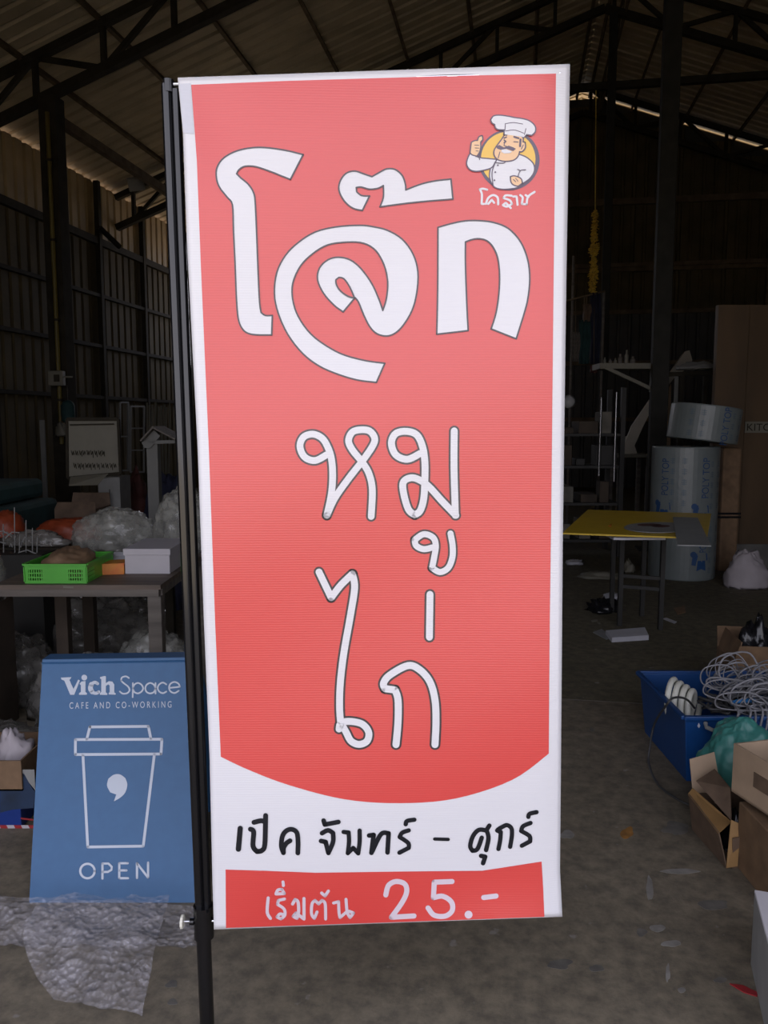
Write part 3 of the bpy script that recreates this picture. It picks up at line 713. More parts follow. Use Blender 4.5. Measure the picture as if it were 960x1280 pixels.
for p, s_ in (([(342,795),(342,745),(362,745),(373,756),(372,766),(360,773),(342,773)], False), ([(426,744),(398,744),(398,794),(427,794)], False), ([(398,768),(422,768)], False), ([(457,793),(457,744),(494,792),(494,742)], False)):
    stroke(mb, Ic(p), 2.8, SS, q, smooth=s_)
mb.build('open_lettering', 'sign_grey', sg)

# ================================================================ crumpled sheets and heaps
def sheet_obj(name, corners, n, amp, seed, m, label, cat, sag=0, freq=9, shapefn=None):
    a, b, c, d = (Vector(p) for p in corners)         # tl tr br bl
    vs = []; off = Vector((seed * 3.1, seed * 1.7, 0)); nrm = (b - a).cross(d - a).normalized()
    for j in range(n + 1):
        for i in range(n + 1):
            u, v = i / n, j / n
            p = a.lerp(b, u).lerp(d.lerp(c, u), v)
            if shapefn: p = shapefn(p, u, v)
            k = noise.turbulence(p * freq + off, 4, True) - .45
            r_ = noise.noise(p * freq * .35 + off * 2)
            p = p + nrm * amp * (k + .8 * r_)
            vs.append(p)
    fs = [(j * (n + 1) + i, (j + 1) * (n + 1) + i, (j + 1) * (n + 1) + i + 1, j * (n + 1) + i + 1) for j in range(n) for i in range(n)]
    lo = min(v.z for v in vs)
    for v in vs: v.z = max(v.z, .004)
    o = MB().add(vs, fs).build(name, m, None, smooth=True)
    return tag(o, label, cat)
def heap(name, c, size, seed, m, label, cat, crumple=.25, n=44, rot=0, group=None, freq=3.0, parent=None, flat=.0):
    c = Vector(c); vs = []; off = Vector((seed * 5.3, seed * 2.9, seed))
    rings = n // 2
    for j in range(rings + 1):
        ph = (math.pi / 2) * (1 - j / rings)      # from the top to the ground
        for i in range(n):
            th = 2 * math.pi * i / n
            d = Vector((math.cos(ph) * math.cos(th), math.cos(ph) * math.sin(th), math.sin(ph)))
            k = 1 + crumple * (noise.turbulence(d * freq + off, 4, True) - .5) * 1.6 + crumple * noise.noise(d * 1.6 + off)
            p = d * k; z = max(0, p.z) ** (1 - flat)
            vs.append(c + rotz(rot) @ Vector((p.x * size[0] / 2, p.y * size[1] / 2, z * size[2])))
    for i in range(n):
        vs.append(Vector((vs[rings * n + i].x, vs[rings * n + i].y, c.z + .001)))
    fs = [(j * n + i, (j + 1) * n + i, (j + 1) * n + (i + 1) % n, j * n + (i + 1) % n) for j in range(rings + 1) for i in range(n)]
    o = MB().add(vs, fs).build(name, m, parent, smooth=True)
    return tag(o, label, cat, group) if label else o

# bubble wrap around the foot of the sign
sheet_obj('bubble_wrap', [A(-70, 1118, y=2.27), A(262, 1134, y=2.27), A(262, 1185, z=.02), A(-70, 1180, z=.02)], 60, .03, 3, 'bubble', 'strip of bubble wrap bunched along the foot of the blue sign', 'bubble wrap')
def tailfn(p, u, v):
    w = .75 + .25 * math.sin(v * 3); p = Vector(p); c = -.70
    return p
sheet_obj('bubble_wrap', [A(80, 1119, y=2.25), A(212, 1119, y=2.25), A(178, 1272, z=.015), A(72, 1250, z=.015)], 70, .026, 8, 'bubble', 'loose tail of clear bubble wrap lying on the floor before the blue sign', 'bubble wrap', shapefn=lambda p, u, v: p + Vector((-.10 * math.sin(v * 3.1) ** .8 * (1 - u), 0, .03 * math.sin(v * 3.1))))
# bubble wrap / plastic on the ground behind the sign
heap('plastic_sheet', (-1.72, 3.33, 0), (1.15, .46, .20), 4, 'clear_dense', 'grey heap of plastic sheeting on the floor left of the blue sign', 'plastic sheet', .18, 60, flat=.2)
heap('plastic_sheet', (-1.52, 3.98, 0), (.60, .38, .30), 9, 'clear_dense', 'low spread of dusty plastic sheeting under the front of the workbench', 'plastic sheet', .18, 60, flat=.3)
heap('plastic_sheet', (-2.08, 4.33, 0), (.50, .55, .34), 19, 'clear_dense', 'dusty plastic sheeting on the floor left of the workbench', 'plastic sheet', .18, 60, flat=.3)
heap('plastic_sheet', (-1.95, 5.2, 0), (1.0, .9, .42), 23, 'clear_dense', 'tall dark mound of plastic sheeting under the low table behind the workbench', 'plastic sheet', .18, 60, flat=.3)
heap('plastic_bag', (-1.30, 4.38, 0), (.46, .34, .36), 14, 'clear', 'clear plastic bag with red print standing under the back of the workbench', 'plastic bag', .15, 50, flat=.3)
heap('red_parcel', (-1.30, 4.19, .15), (.26, .05, .09), 3, 'pink', 'pinkish red bundle beside the clear bag under the workbench', 'parcel', .2, 24)
heap('plastic_bag', (-.83, 3.55, 0), (.34, .34, .26), 21, 'clear', 'clear plastic bag on the floor beside the workbench leg', 'plastic bag', .18, 40, flat=.2)

# cardboard box and printed box left of the sign
def obox(name, p, size, m, rz, label, cat, flaps=None, th=.006, inner=None, group=None):
    """open-topped carton: walls and bottom are parts"""
    t = thing(name, p, label, cat, group); rt = rotz(rz); w, d, h = size; P = Vector(p)
    def bx(nm, c, s, mm=m): return MB().box(P + rt @ Vector(c), s, rt).build(nm, mm, t)
    bx('bottom', (0, 0, th / 2), (w, d, th)); bx('side_panel', (-w / 2 + th / 2, 0, h / 2), (th, d, h)); bx('side_panel', (w / 2 - th / 2, 0, h / 2), (th, d, h))
    bx('end_panel', (0, -d / 2 + th / 2, h / 2), (w - 2 * th, th, h)); bx('end_panel', (0, d / 2 - th / 2, h / 2), (w - 2 * th, th, h))
    for side, ln, a in (flaps or []):
        mf = m
        ux, uy = {'l': (-1, 0), 'r': (1, 0), 'f': (0, -1), 'b': (0, 1)}[side]
        edge = Vector((ux * (w / 2 - th), uy * (d / 2 - th), h)); out = Vector((ux, uy, 0)); along = Vector((-uy, ux, 0)); L_ = (d if ux else w)
        dirn = out * math.cos(R(a)) + Vector((0, 0, 1)) * math.sin(R(a))
        q_ = [edge - along * L_ / 2, edge + along * L_ / 2, edge + along * L_ * .46 + dirn * ln, edge - along * L_ * .46 + dirn * ln]
        MB().slab([P + rt @ v for v in q_], .005).build('flap', mf, t)
    return t
cb = A(20, 1032, z=0)
pb = thing('printed_carton', cb, 'dark blue printed carton on the floor at the left edge under the brown carton', 'box')
MB().box(cb + Vector((-.17, .11, .075)), (.40, .26, .15)).build('carton_body', 'photo_blue', pb, bevel=.003)
fx = cb.y + .11 - .13 - .0008
def PF(px, py): return A(px, py, y=fx)
for nm, pts, mm in (('dark_print', [(8,965),(30,967),(40,985),(44,990),(42,1010),(16,1012),(0,1016),(0,965)], 'photo_dark'), ('grey_print', [(8,962),(43,962),(44,988),(36,978),(32,972),(16,970)], 'grey_side'), ('red_print', [(26,1022),(42,1024),(41,1026),(26,1024)], 'red')):
    MB().slab([PF(*q_) for q_ in pts], .0006, Vector((0, -1, 0))).build(nm, mm, pb)
for i in range(6):
    a = -10 + i * 9; MB().slab([PF(a, 1031.5), PF(a + 9, 1031.5), PF(a + 12, 1037), PF(a + 3, 1037)], .0008, Vector((0, -1, 0))).build('stripe', 'red' if i % 2 else 'white_card', pb)
cz = .151
t = obox('open_carton', (cb.x - .175, cb.y + .11, cz), (.44, .28, .115), 'kraft', 0, 'brown open carton at the left edge on top of the printed carton', 'box')
heap('white_cloth', (cb.x - .04, cb.y + .11, cz + .01), (.16, .2, .145), 5, 'white_cloth', 'crumpled white cloth inside the brown open carton', 'cloth', .25, 24)
heap('plastic_bag', (cb.x - .26, cb.y + .2, cz + .01), (.2, .2, .19), 6, 'clear_dense', 'crumpled plastic bag stuffed in the back of the brown open carton', 'plastic bag', .3, 24)

# ================================================================ WORKBENCH AND WHAT STANDS ON IT
TZ = .75
wbn = thing('workbench', (-1.42, 4.1, 0), 'low grey wooden workbench behind the blue sign with a green crate on it', 'table')
X0, X1, Y0_, Y1_ = -1.83, -1.045, 3.68, 4.62
for i in range(4):
    w = (Y1_ - Y0_) / 4; MB().span(X0, X1, Y0_ + i * w + .001, Y0_ + (i + 1) * w - .001, TZ - .022, TZ).build('plank', 'wood_top', wbn)
MB().span(X0 + .01, X1 - .01, Y0_, Y0_ + .03, TZ - .055, TZ - .022).build('apron', 'wood_grey', wbn)
MB().span(X0 + .01, X1 - .01, Y1_ - .03, Y1_, TZ - .055, TZ - .022).build('apron', 'wood_grey', wbn)
MB().span(X1 - .03, X1, Y0_ + .03, Y1_ - .03, TZ - .055, TZ - .022).build('apron', 'wood_grey', wbn)
MB().span(X0, X0 + .03, Y0_ + .03, Y1_ - .03, TZ - .055, TZ - .022).build('apron', 'wood_grey', wbn)
for x, y in ((X0 + .12, Y0_ + .50), (X0 + .12, Y1_ - .06), (X1 - .033, Y0_ + .035), (X1 - .033, Y1_ - .035)):
    MB().box((x, y, (TZ - .056) / 2), (.064, .062, TZ - .056)).build('leg', 'wood_grey' if x > -1.3 else 'dim_brown', wbn, bevel=.003)  # left legs coloured darker to paint in the shade under the bench
MB().slab([A(79, 732.5, y=Y0_ - .002), A(92, 733, y=Y0_ - .002), A(92, 735.5, y=Y0_ - .002), A(79, 735, y=Y0_ - .002)], .001, Vector((0, -1, 0))).build('paper_label', 'cream', wbn)

gx0, gx1, gy0, gy1, gh = -1.695, -1.405, 3.72, 4.08, .09
gc = thing('plastic_crate', ((gx0 + gx1) / 2, (gy0 + gy1) / 2, TZ), 'bright green plastic crate with slots, filled with brown paper', 'crate')
MB().span(gx0 + .01, gx1 - .01, gy0 + .01, gy1 - .01, TZ, TZ + .004).build('bottom', 'green', gc)
def slotwall(a, b, nh, cols_):   # wall of a crate with real holes: rails and small uprights
    a = Vector(a); b = Vector(b); d = b - a; mbx = MB()
    for z0, z1 in ((0, .014), (.026, .032), (.046, .052), (.066, .085)):
        mbx.bar(a + Vector((0, 0, (z0 + z1) / 2)), b + Vector((0, 0, (z0 + z1) / 2)), .004, z1 - z0)
    ns = 26
    for i in range(ns + 1):
        u = i / ns; slot = any(c0 < u < c1 for c0, c1 in cols_)
        w = d.length / ns * (.45 if slot else 1.05)
        p = a + d * u; mbx.bar(p - d.normalized() * w / 2 + Vector((0, 0, .043)), p + d.normalized() * w / 2 + Vector((0, 0, .043)), .0034, .07)
    return mbx
cl_ = [(.05, .28), (.70, .93)]
for a, b in (((gx0, gy0, TZ), (gx1, gy0, TZ)), ((gx0, gy1, TZ), (gx1, gy1, TZ)), ((gx0, gy0, TZ), (gx0, gy1, TZ)), ((gx1, gy0, TZ), (gx1, gy1, TZ))):
    slotwall(a, b, 3, cl_).build('slotted_wall', 'green', gc)
mb = MB()
for a, b in (((gx0 - .006, gy0 - .004), (gx1 + .006, gy0 - .004)), ((gx0 - .006, gy1 + .004), (gx1 + .006, gy1 + .004)), ((gx0 - .004, gy0), (gx0 - .004, gy1)), ((gx1 + .004, gy0), (gx1 + .004, gy1))):
    mb.bar((*a, TZ + gh), (*b, TZ + gh), .014, .008)
mb.build('rim', 'green', gc)
heap('paper_bundle', ((gx0 + gx1) / 2, (gy0 + gy1) / 2 - .01, TZ + .005), (.265, .32, .14), 12, 'kraft', 'crumpled brown paper filling the green crate', 'paper', .12, 40, flat=.35)
ob = A(135, 719, z=TZ)
o_ = thing('orange_carton', ob, 'small orange and yellow carton between the green crate and the white box', 'box')
MB().box(ob + Vector((0, .07, .026)), (.125, .12, .052), rotz(R(12))).build('carton_body', 'orange', o_, bevel=.002)
MB().box(ob + Vector((0, .07, .054)), (.128, .123, .004), rotz(R(12))).build('lid', 'orange', o_)
pp = A(146, 705, z=TZ + .05) + Vector((0, .10, 0))
MB().slab([A(135, 705, y=4.06), A(160, 702, y=4.06), A(160, 690, y=4.16), A(143, 690, y=4.16)], .004).build('paper_sheet', 'white_paper', None)
tag(bpy.data.objects['paper_sheet'], 'pale grey sheet of card leaning behind the orange carton', 'paper')
wx = thing('shoe_box', (-1.19, 4.15, TZ), 'white lidded cardboard box at the right end of the workbench', 'box')
MB().span(-1.30, -1.075, 3.96, 4.33, TZ, TZ + .12).build('box_body', 'white_card', wx, bevel=.002)
MB().span(-1.306, -1.069, 3.954, 4.336, TZ + .095, TZ + .128).build('lid', 'white_card', wx, bevel=.003)
heap('bubble_wrap_bag', A(140, 690, z=TZ) + Vector((0, .1, 0)), (.50, .36, .26), 31, 'clear', 'low rounded bag of bubble wrap behind the green crate', 'bubble wrap', .12, 54, flat=.25)
heap('bubble_wrap_bag', A(212, 690, z=TZ) + Vector((.06, .1, 0)), (.34, .36, .38), 37, 'clear', 'taller bag of bubble wrap behind the white box', 'bubble wrap', .12, 54, flat=.25)
o = MB().span(-2.13, -1.87, 3.66, 3.96, 0, .64).build('wooden_crate', 'dim_brown', None); tag(o, 'dark crate at the left end of the workbench carrying a clear plastic bag', 'crate')
heap('plastic_bag', Vector((-1.99, 3.80, .641)), (.25, .32, .34), 41, 'clear', 'clear plastic bag on the dark crate at the left end of the workbench', 'plastic bag', .14, 40, flat=.5)
# low table behind with orange bags and rods
bt = thing('side_table', (-2.3, 5.3, 0), 'dark low table behind the workbench carrying orange bags', 'table')
MB().span(-3.4, -1.3, 4.92, 5.5, .70, .73).build('table_top', 'steel_dark', bt)
for x in (-3.35, -1.35):
    for y in (4.96, 5.46): MB().box((x, y, .35), (.05, .05, .70)).build('leg', 'steel_dark', bt)
heap('orange_bag', Vector((-2.10, 5.28, .731)), (.44, .30, .15), 51, 'orange_bag', 'wide orange plastic bag behind the green crate', 'bag', .10, 36, flat=.3)
heap('orange_bag', Vector((-2.52, 5.30, .731)), (.26, .28, .19), 55, 'orange_bag', 'small orange bag at the left edge behind the thin rods', 'bag', .10, 30, flat=.3)
heap('plastic_bag', Vector((-2.2, 5.03, .731)), (.45, .13, .10), 58, 'clear_dense', 'dull plastic bag lying before the wide orange bag', 'plastic bag', .15, 30)
for i, (x, yt, yb, lab) in enumerate(((18.5, 634, 690, 'longest'), (4.5, 655, 690, 'leftmost'), (33, 650, 700, 'third'), (25, 668, 706, 'short'), (41, 660, 700, 'rightmost'), (47, 672, 705, 'shortest'))):
    a = A(x, yb, y=4.75); b = A(x - .5, yt, y=4.75); a.z = .69 + .041
    o = MB().cyl(a, b, .003, 6).build('thin_rod', 'grey_side', None); tag(o, lab + ' of the thin upright wire rods at the left edge above the workbench', 'rod')
o = MB()
for i in range(26):
    p = Vector((-2.35 + random.uniform(-.2, .25), 4.75 + random.uniform(-.06, .06), .735 + random.uniform(0, .10))); d = Vector((random.uniform(-.12, .12), random.uniform(-.05, .05), random.uniform(-.02, .04)))
    o.tube([p, p + d * .5 + Vector((0, 0, .02)), p + d], .004, 5)
tag(o.build('wire_offcuts', 'grey_side', None), 'tangled pile of short metal wire offcuts behind the rods', 'wire', kind='stuff')
MB().span(-2.45, -2.02, 4.66, 4.86, 0, .73).build('wire_bin', 'steel_black', None)
tag(bpy.data.objects['wire_bin'], 'dark metal bin behind the workbench holding rods and wire', 'bin')

# ================================================================ BACK LEFT CORNER
# teal stack
tk = Vector((-3.15, 6.1, 0))
t = thing('cloth_pile', tk, 'dark teal folded tarpaulins stacked at the left edge', 'tarpaulin')
for i, (w, h, m_) in enumerate(((1.25, .38, 'navy'), (1.2, .22, 'teal_dark'), (1.15, .05, 'maroon'), (1.15, .25, 'teal_dark'), (1.0, .16, 'teal_dark'))):
    z = [0, .38, .60, .65, .90][i]; MB().span(tk.x - w / 2, tk.x + w / 2 - .04 * i, tk.y - .4, tk.y + .5, z, z + h - .006).build('folded_layer', m_, t, bevel=.04)
# white board with handwriting
wy = 6.6
t = thing('notice_board', A(117, 650, y=wy), 'pale board with faint handwriting leaning by the carton behind the bubble wrap', 'board')
q_ = [A(84, 524, y=wy), A(148, 524, y=wy), A(151, 592, y=wy - .02), A(85, 598, y=wy - .02)]
MB().slab([q_[3], q_[2], q_[1], q_[0]], .02, Vector((0, -1, 0))).build('panel', 'cream', t)
fb = MB(); 
for a, b in zip(q_, q_[1:] + q_[:1]): fb.bar(a, b, .02, .03)
fb.build('frame', 'steel_dark', t)
def wbp(u, v): return A(89 + 56 * u, 572 - 7 * v, y=wy - .022)
mb = MB()
random.seed(3)
for row, y_, x0_, x1_ in ((0, 566, 89, 128), (1, 582, 92, 143)):     # illegible, upside-down handwriting
    x = x0_
    while x < x1_:
        pts = [(x, y_ - 3), (x + 1.3, y_ + 2.5), (x + 2.6, y_ - 2), (x + 3.4, y_ + random.uniform(1, 6))]
        stroke(mb, pts, .8, lambda a, b, c: A(a, b, y=wy - .024), 0); x += random.uniform(4.2, 5.6)
stroke(mb, [(88, 531), (142, 530)], 1.6, lambda a, b, c: A(a, b, y=wy - .024), 0)
mb.build('handwriting', 'steel_dark', t)
random.seed(7)
t = obox('tall_carton', (A(106, 680, y=6.35).x, 6.35, .0), (.32, .35, .84), 'kraft_dark', 0, 'dark brown carton with raised flaps below the notice board', 'box', flaps=[('f', .06, 120), ('b', .1, 80)])
MB().slab([A(86, 607, y=6.1), A(122, 606, y=6.1), A(135, 592, y=6.2), A(88, 596, y=6.25)], .004).build('paper_lining', 'cream', t)
cbx = thing('grey_cabinet', Vector((A(138, 640, y=6.5).x, 6.75, 0)), 'grey door panel standing behind the dark brown carton', 'cabinet')
MB().span(A(124, 640, y=6.62).x, A(151, 640, y=6.62).x, 6.62, 6.9, 0, 1.06).build('cabinet_body', 'grey_side', cbx)
mb = MB(); stroke(mb, circ(134, 619, 3, 10) + [(137, 619)], 1, lambda a, b, c: A(a, b, y=6.615), 0); stroke(mb, [(137, 612), (137, 626)], 1, lambda a, b, c: A(a, b, y=6.615), 0); mb.build('latch', 'steel_dark', cbx)
# white post with little gabled roof
py_ = 6.0
t = thing('gabled_post', A(190, 700, y=py_), 'white wooden post with a small gabled roof behind the bubble wrap', 'post')
xa, xb = A(184, 600, y=py_).x, A(198, 600, y=py_).x
ztop = A(190, 548, y=py_).z
MB().span(xa, xb, py_, py_ + .09, 0, ztop).build('post', 'post_white', t, bevel=.004)
ap, le, re_ = A(192, 534, y=py_ - .1), A(176, 552, y=py_ - .1), A(219, 548, y=py_ - .1)
for e in (le, re_):
    MB().slab([ap, e, e + Vector((0, .34, 0)), ap + Vector((0, .34, 0))], -.012 if e is le else .012, (Vector((0, 1, 0)).cross(e - ap)).normalized() * (-1 if e is re_ else 1)).build('roof_slope', 'wood_grey', t)
g1, g2, g3 = A(192, 537, y=py_ - .03), A(178, 560, y=py_ - .03), A(186, 560, y=py_ - .03)
MB().slab([A(192, 537, y=py_ - .03), A(177, 553, y=py_ - .03), A(180, 560, y=py_ - .03), A(188, 560, y=py_ - .03), A(200, 545, y=py_ - .03)], .01, Vector((0, -1, 0))).build('gable_end', 'post_white', t)
MB().bar(A(186, 553, y=py_ - .02), A(219, 552, y=py_ - .02), .02, .025).build('rail', 'post_white', t)
# navy bundle
heap('tarpaulin', A(215, 690, y=6.6).xy.to_3d(), (.55, .6, 1.12), 61, 'navy', 'dark navy tarpaulin bundle behind the gabled post', 'tarpaulin', .12, 36, flat=.3)
heap('tarpaulin', (A(168, 690, y=7.3)).xy.to_3d(), (.34, .45, 1.05), 64, 'maroon', 'dark brown tarpaulin bundle between the grey panel and the gabled post', 'tarpaulin', .12, 36, flat=.3)
# grey frames against the wall
def frame(px0, px1, py0, py1, X, label, w=.03, rows=1):
    t = thing('metal_frame', A(px0, py1, X=X), label, 'frame')
    a, b, c, d = A(px0, py0, X=X), A(px1, py0, X=X), A(px1, py1, X=X), A(px0, py1, X=X)
    for p, q in ((a, b), (b, c), (d, c), (a, d)): MB().bar(p, q, w, w).build('rail', 'grey_side', t)
    for k in range(rows): MB().bar(a.lerp(d, (k + 1) / (rows + 1)), b.lerp(c, (k + 1) / (rows + 1)), w * .8, w * .8).build('cross_rail', 'grey_side', t)
frame(150, 160, 503, 588, XL + .5, 'narrow grey metal frame against the left wall beside the notice board', rows=1)
frame(163, 180, 508, 590, XL + .7, 'wider grey metal frame against the left wall behind the gabled post', rows=2)
# bundle of pale sticks behind the gabled post
for i in range(9):
    x = 184 + i * 3.6 + random.uniform(-1, 1); X_ = XL + .9
    o = MB().cyl(A(x, 505 + random.uniform(-3, 5), X=X_), A(x + random.uniform(-3, 3), 592, X=X_), .018, 6).build('bamboo_stick', 'cream', None)
    tag(o, 'pale stick leaning on the left wall behind the gabled post', 'stick', 'pale sticks behind the gabled post')
# yellow conduit, switch boxes, hanging teal bottle on left column
cpy = bxy(A(68, 300, Y=9.75))
cxx = A(66, 300, Y=9.72)
t = thing('conduit_pipe', Vector((cxx.x, cxx.y, 0)), 'dull yellow conduit pipe running down the left column', 'pipe')
ca, cb2 = A(62.5, 140, Y=9.72), A(71.5, 555, Y=9.72); cx_ = (ca.x + cb2.x) / 2
MB().cyl((cxx.x, cxx.y, ca.z), (cxx.x, cxx.y, cb2.z), .028, 10).build('pipe', 'pipe_yellow', t)
for y_ in (200, 300, 400, 500): q = A(67, y_, Y=9.72); MB().box((cxx.x, cxx.y, q.z), (.08, .07, .03)).build('clip', 'steel_dark', t)
p_ = A(71, 473, Y=9.6)
t = thing('switch_box', p_, 'pale electrical box on the left column with the yellow pipe', 'electrical box')
MB().box(p_, (.19, .10, .19)).build('box_body', 'cream', t, bevel=.01); MB().box(p_ + Vector((.02, -.055, 0)), (.07, .012, .09)).build('switch', 'steel_dark', t)
MB().bar(p_ + Vector((.09, 0, .02)), p_ + Vector((.2, 0, .02)), .02, .02).build('bracket', 'cream', t)
p_ = A(85, 513, Y=9.5)
t = thing('hanging_bottle', p_ + Vector((0, 0, -.14)), 'dark teal rounded bottle hanging beside the left column', 'bottle')
MB().tube([p_ + Vector((0, 0, z)) for z in (-.15, -.13, -.08, .06, .11, .13)], [.05, .08, .085, .085, .06, .02], 16).build('bottle_body', 'teal_dark', t, smooth=True)
MB().cyl(p_ + Vector((0, 0, .12)), p_ + Vector((0, 0, .32)), .006, 6).build('hook', 'chrome', t)
p_ = A(76, 536, Y=9.6)
heap('cable_bundle', p_ + Vector((0, 0, -.1)), (.16, .12, .2), 71, 'cream', 'pale crumpled bundle tied at the foot of the yellow pipe', 'bundle', .3, 20)
p_ = A(55, 570, Y=9.2); _w = A(52.5, 525, Y=8.6); MB().box((_w.x, _w.y, _w.z / 2), (.05, .03, _w.z)).build('white_strip', 'post_white', None); tag(bpy.data.objects['white_strip'], 'narrow white upright strip standing behind the teal tarpaulins', 'strip')
# flood light under eaves beam
p_ = A(170, 230, Y=13.0)
t = thing('flood_light', p_ + Vector((0, 0, .3)), 'grey flood light hanging under the left eaves beam', 'lamp')
mt_ = Matrix.Rotation(R(35), 3, 'X') @ Matrix.Rotation(R(20), 3, 'Z')
MB().box(p_, (.26, .10, .2), mt_).build('housing', 'grey_side', t, bevel=.01); MB().box(p_ + mt_ @ Vector((0, -.052, 0)), (.22, .004, .16), mt_).build('lens', 'glass', t)
MB().bar(p_, p_ + Vector((-.05, 0, .28)), .02, .02).build('bracket', 'steel_dark', t)

# ================================================================ RIGHT SIDE, BACK
# plywood partition with low wall
t = thing('plywood_partition', A(925, 735, y=8.2).xy.to_3d(), 'brown plywood partition standing on a low concrete wall at the right edge', 'partition')
yy = 8.25
xs_ = [A(893, 500, y=yy).x, A(932, 500, y=yy).x, A(932, 500, y=yy).x + 1.2, A(932, 500, y=yy).x + 2.4]
z0_, z1_ = A(940, 680, y=yy).z, A(900, 381, y=yy).z
for i in range(3): MB().span(xs_[i] + .002, xs_[i + 1] - .002, yy, yy + .02, z0_, z1_).build('plywood_panel', 'ply', t)
MB().span(xs_[0] + .2, xs_[3], yy - .02, yy + .12, 0, z0_).build('low_wall', 'concrete_low', t)
for x in xs_: MB().span(x, x + .05, yy + .021, yy + .07, z0_ if x > xs_[0] else 0, z1_).build('stud', 'ply', t)
t = thing('kitchen_sign', A(945, 541, y=yy - .02), 'pale strip sign lettered KITCHEN on the plywood partition', 'sign')
ka, kb_ = A(931, 541, y=yy - .012), A(992, 527, y=yy - .012)
MB().span(ka.x, kb_.x, yy - .012, yy - .001, ka.z, kb_.z).build('sign_board', 'cream', t)
mb = MB(); text_map(mb, 'KITCHEN', lambda u, v: Vector((ka.x + .02 + u * (kb_.x - ka.x - .04), yy - .0135, ka.z + .02 + v * (kb_.z - ka.z - .04)))); mb.build('lettering', 'steel_dark', t)

# wrap rolls
def roll(p, r, h, tilt, label, prints, name='foam_roll'):
    t = thing(name, p, label, 'roll'); rt = Matrix.Rotation(R(tilt), 3, 'Y'); P = Vector(p); n = 48
    o = MB(); pts = []
    for zz, rr in ((0, r * .98), (.01, r), (h - .01, r), (h, r * .98)): pts.append((P + rt @ Vector((0, 0, zz)), rr))
    o.tube([a for a, b in pts], [b for a, b in pts], n); o.build('wrap', 'foamwrap', t, smooth=False)
    MB().tube([P + rt @ Vector((0, 0, h + .0005)), P + rt @ Vector((0, 0, h + .003))], .06, 20).build('core', 'kraft_dark', t)
    def SR(a, z, off=.002):   # angle around (0 faces the camera), height
        return P + rt @ Vector((math.sin(a) * (r + off), -math.cos(a) * (r + off), z))
    mg = MB(); mbl = MB(); done = {}
    for kind, a0, z0, z1 in prints:
        mbl = MB()
        if kind == 'text': text_map(mbl, 'POLY TOP', lambda u, v: SR(a0 - (v - .5) * .075 / r, z0 + (z1 - z0) * u))
        if kind == 'man':
            for pp_ in ([(-.05,0),(.0,.02),(.05,0),(.04,.10),(-.04,.10)], [(-.07,.10),(.07,.10),(.06,.17),(-.06,.17)], [(-.1,.06),(-.06,.05),(-.04,.15),(-.09,.17)]):
                mbl.add([SR(a0 + x / r, z0 + z) for x, z in pp_], [tuple(range(len(pp_)))])
            for k in range(10): pass
            cc = [(-.085 + .03 * math.cos(k * .7), .16 + .03 * math.sin(k * .7)) for k in range(9)]
            mbl.add([SR(a0 + x / r, z0 + z) for x, z in cc], [tuple(range(9))])
        if mbl.v: mbl.build('blue_lettering' if kind == 'text' else 'figure_print', 'print_blue', t)
        if kind == 'marks':
            z = z0
            while z < z1:
                for da in (0, .11 / r):
                    c_ = a0 + da; s_ = .022
                    for k in range(3):
                        zz = z + (k - 1) * .018; mg.add([SR(c_ - s_ / r, zz - .004), SR(c_ + s_ / r, zz - .004), SR(c_ + s_ / r, zz + .004), SR(c_ - s_ / r, zz + .004)], [(0, 1, 2, 3)])
                    mg.add([SR(c_ - .005 / r, z - .03), SR(c_ + .005 / r, z - .03), SR(c_ + .005 / r, z + .03), SR(c_ - .005 / r, z + .03)], [(0, 1, 2, 3)])
                z += .10
    if mg.v: tag(mg.build('packing_marks', 'print_grey', t), kind='stuff')
    return t
r1 = A(866, 727, z=0); rr = .315; r1 = Vector((r1.x, r1.y + rr, 0))
h1 = A(866, 559, y=r1.y - rr).z
roll(r1, rr, h1, 0, 'tall white foam wrap roll with blue printing behind the yellow board', [('text', -.95, .82, 1.17), ('text', .28, .80, 1.18), ('marks', -.72, .75, 1.2), ('marks', .52, .72, 1.2), ('man', .22, .56, .8), ('man', -.95, .58, .8), ('text', .28, .28, .55), ('man', .25, .1, .3), ('marks', .55, .1, .55)])
p2 = A(884, 556, y=r1.y - .1); roll((p2.x, r1.y + .05, h1 + .05), .33, .34, 7, 'shorter foam wrap roll lying tilted on top of the tall one', [('text', .25, -.02, .33), ('marks', -.75, .06, .3), ('marks', .5, .06, .3)])
tx = A(915, 560, y=r1.y + .25)
t = thing('cardboard_core', Vector((tx.x, r1.y + .30, 0)), 'tall brown cardboard slab standing right of the tall foam roll', 'cardboard')
MB().span(A(903, 600, y=r1.y + .2).x, A(926, 600, y=r1.y + .2).x, r1.y + .2, r1.y + .42, 0, A(915, 560, y=r1.y + .2).z).build('slab_body', 'kraft', t, bevel=.02)
st = thing('packing_strap', Vector((tx.x, r1.y + .15, .75)), 'black packing strap around the brown cardboard slab', 'strap')
for y_ in (643, 647.5): MB().bar(A(886, y_ - 1, y=r1.y + .19), A(926, y_ - 1, y=r1.y + .19), .006, .02).build('strap_turn', 'black_plastic', st)

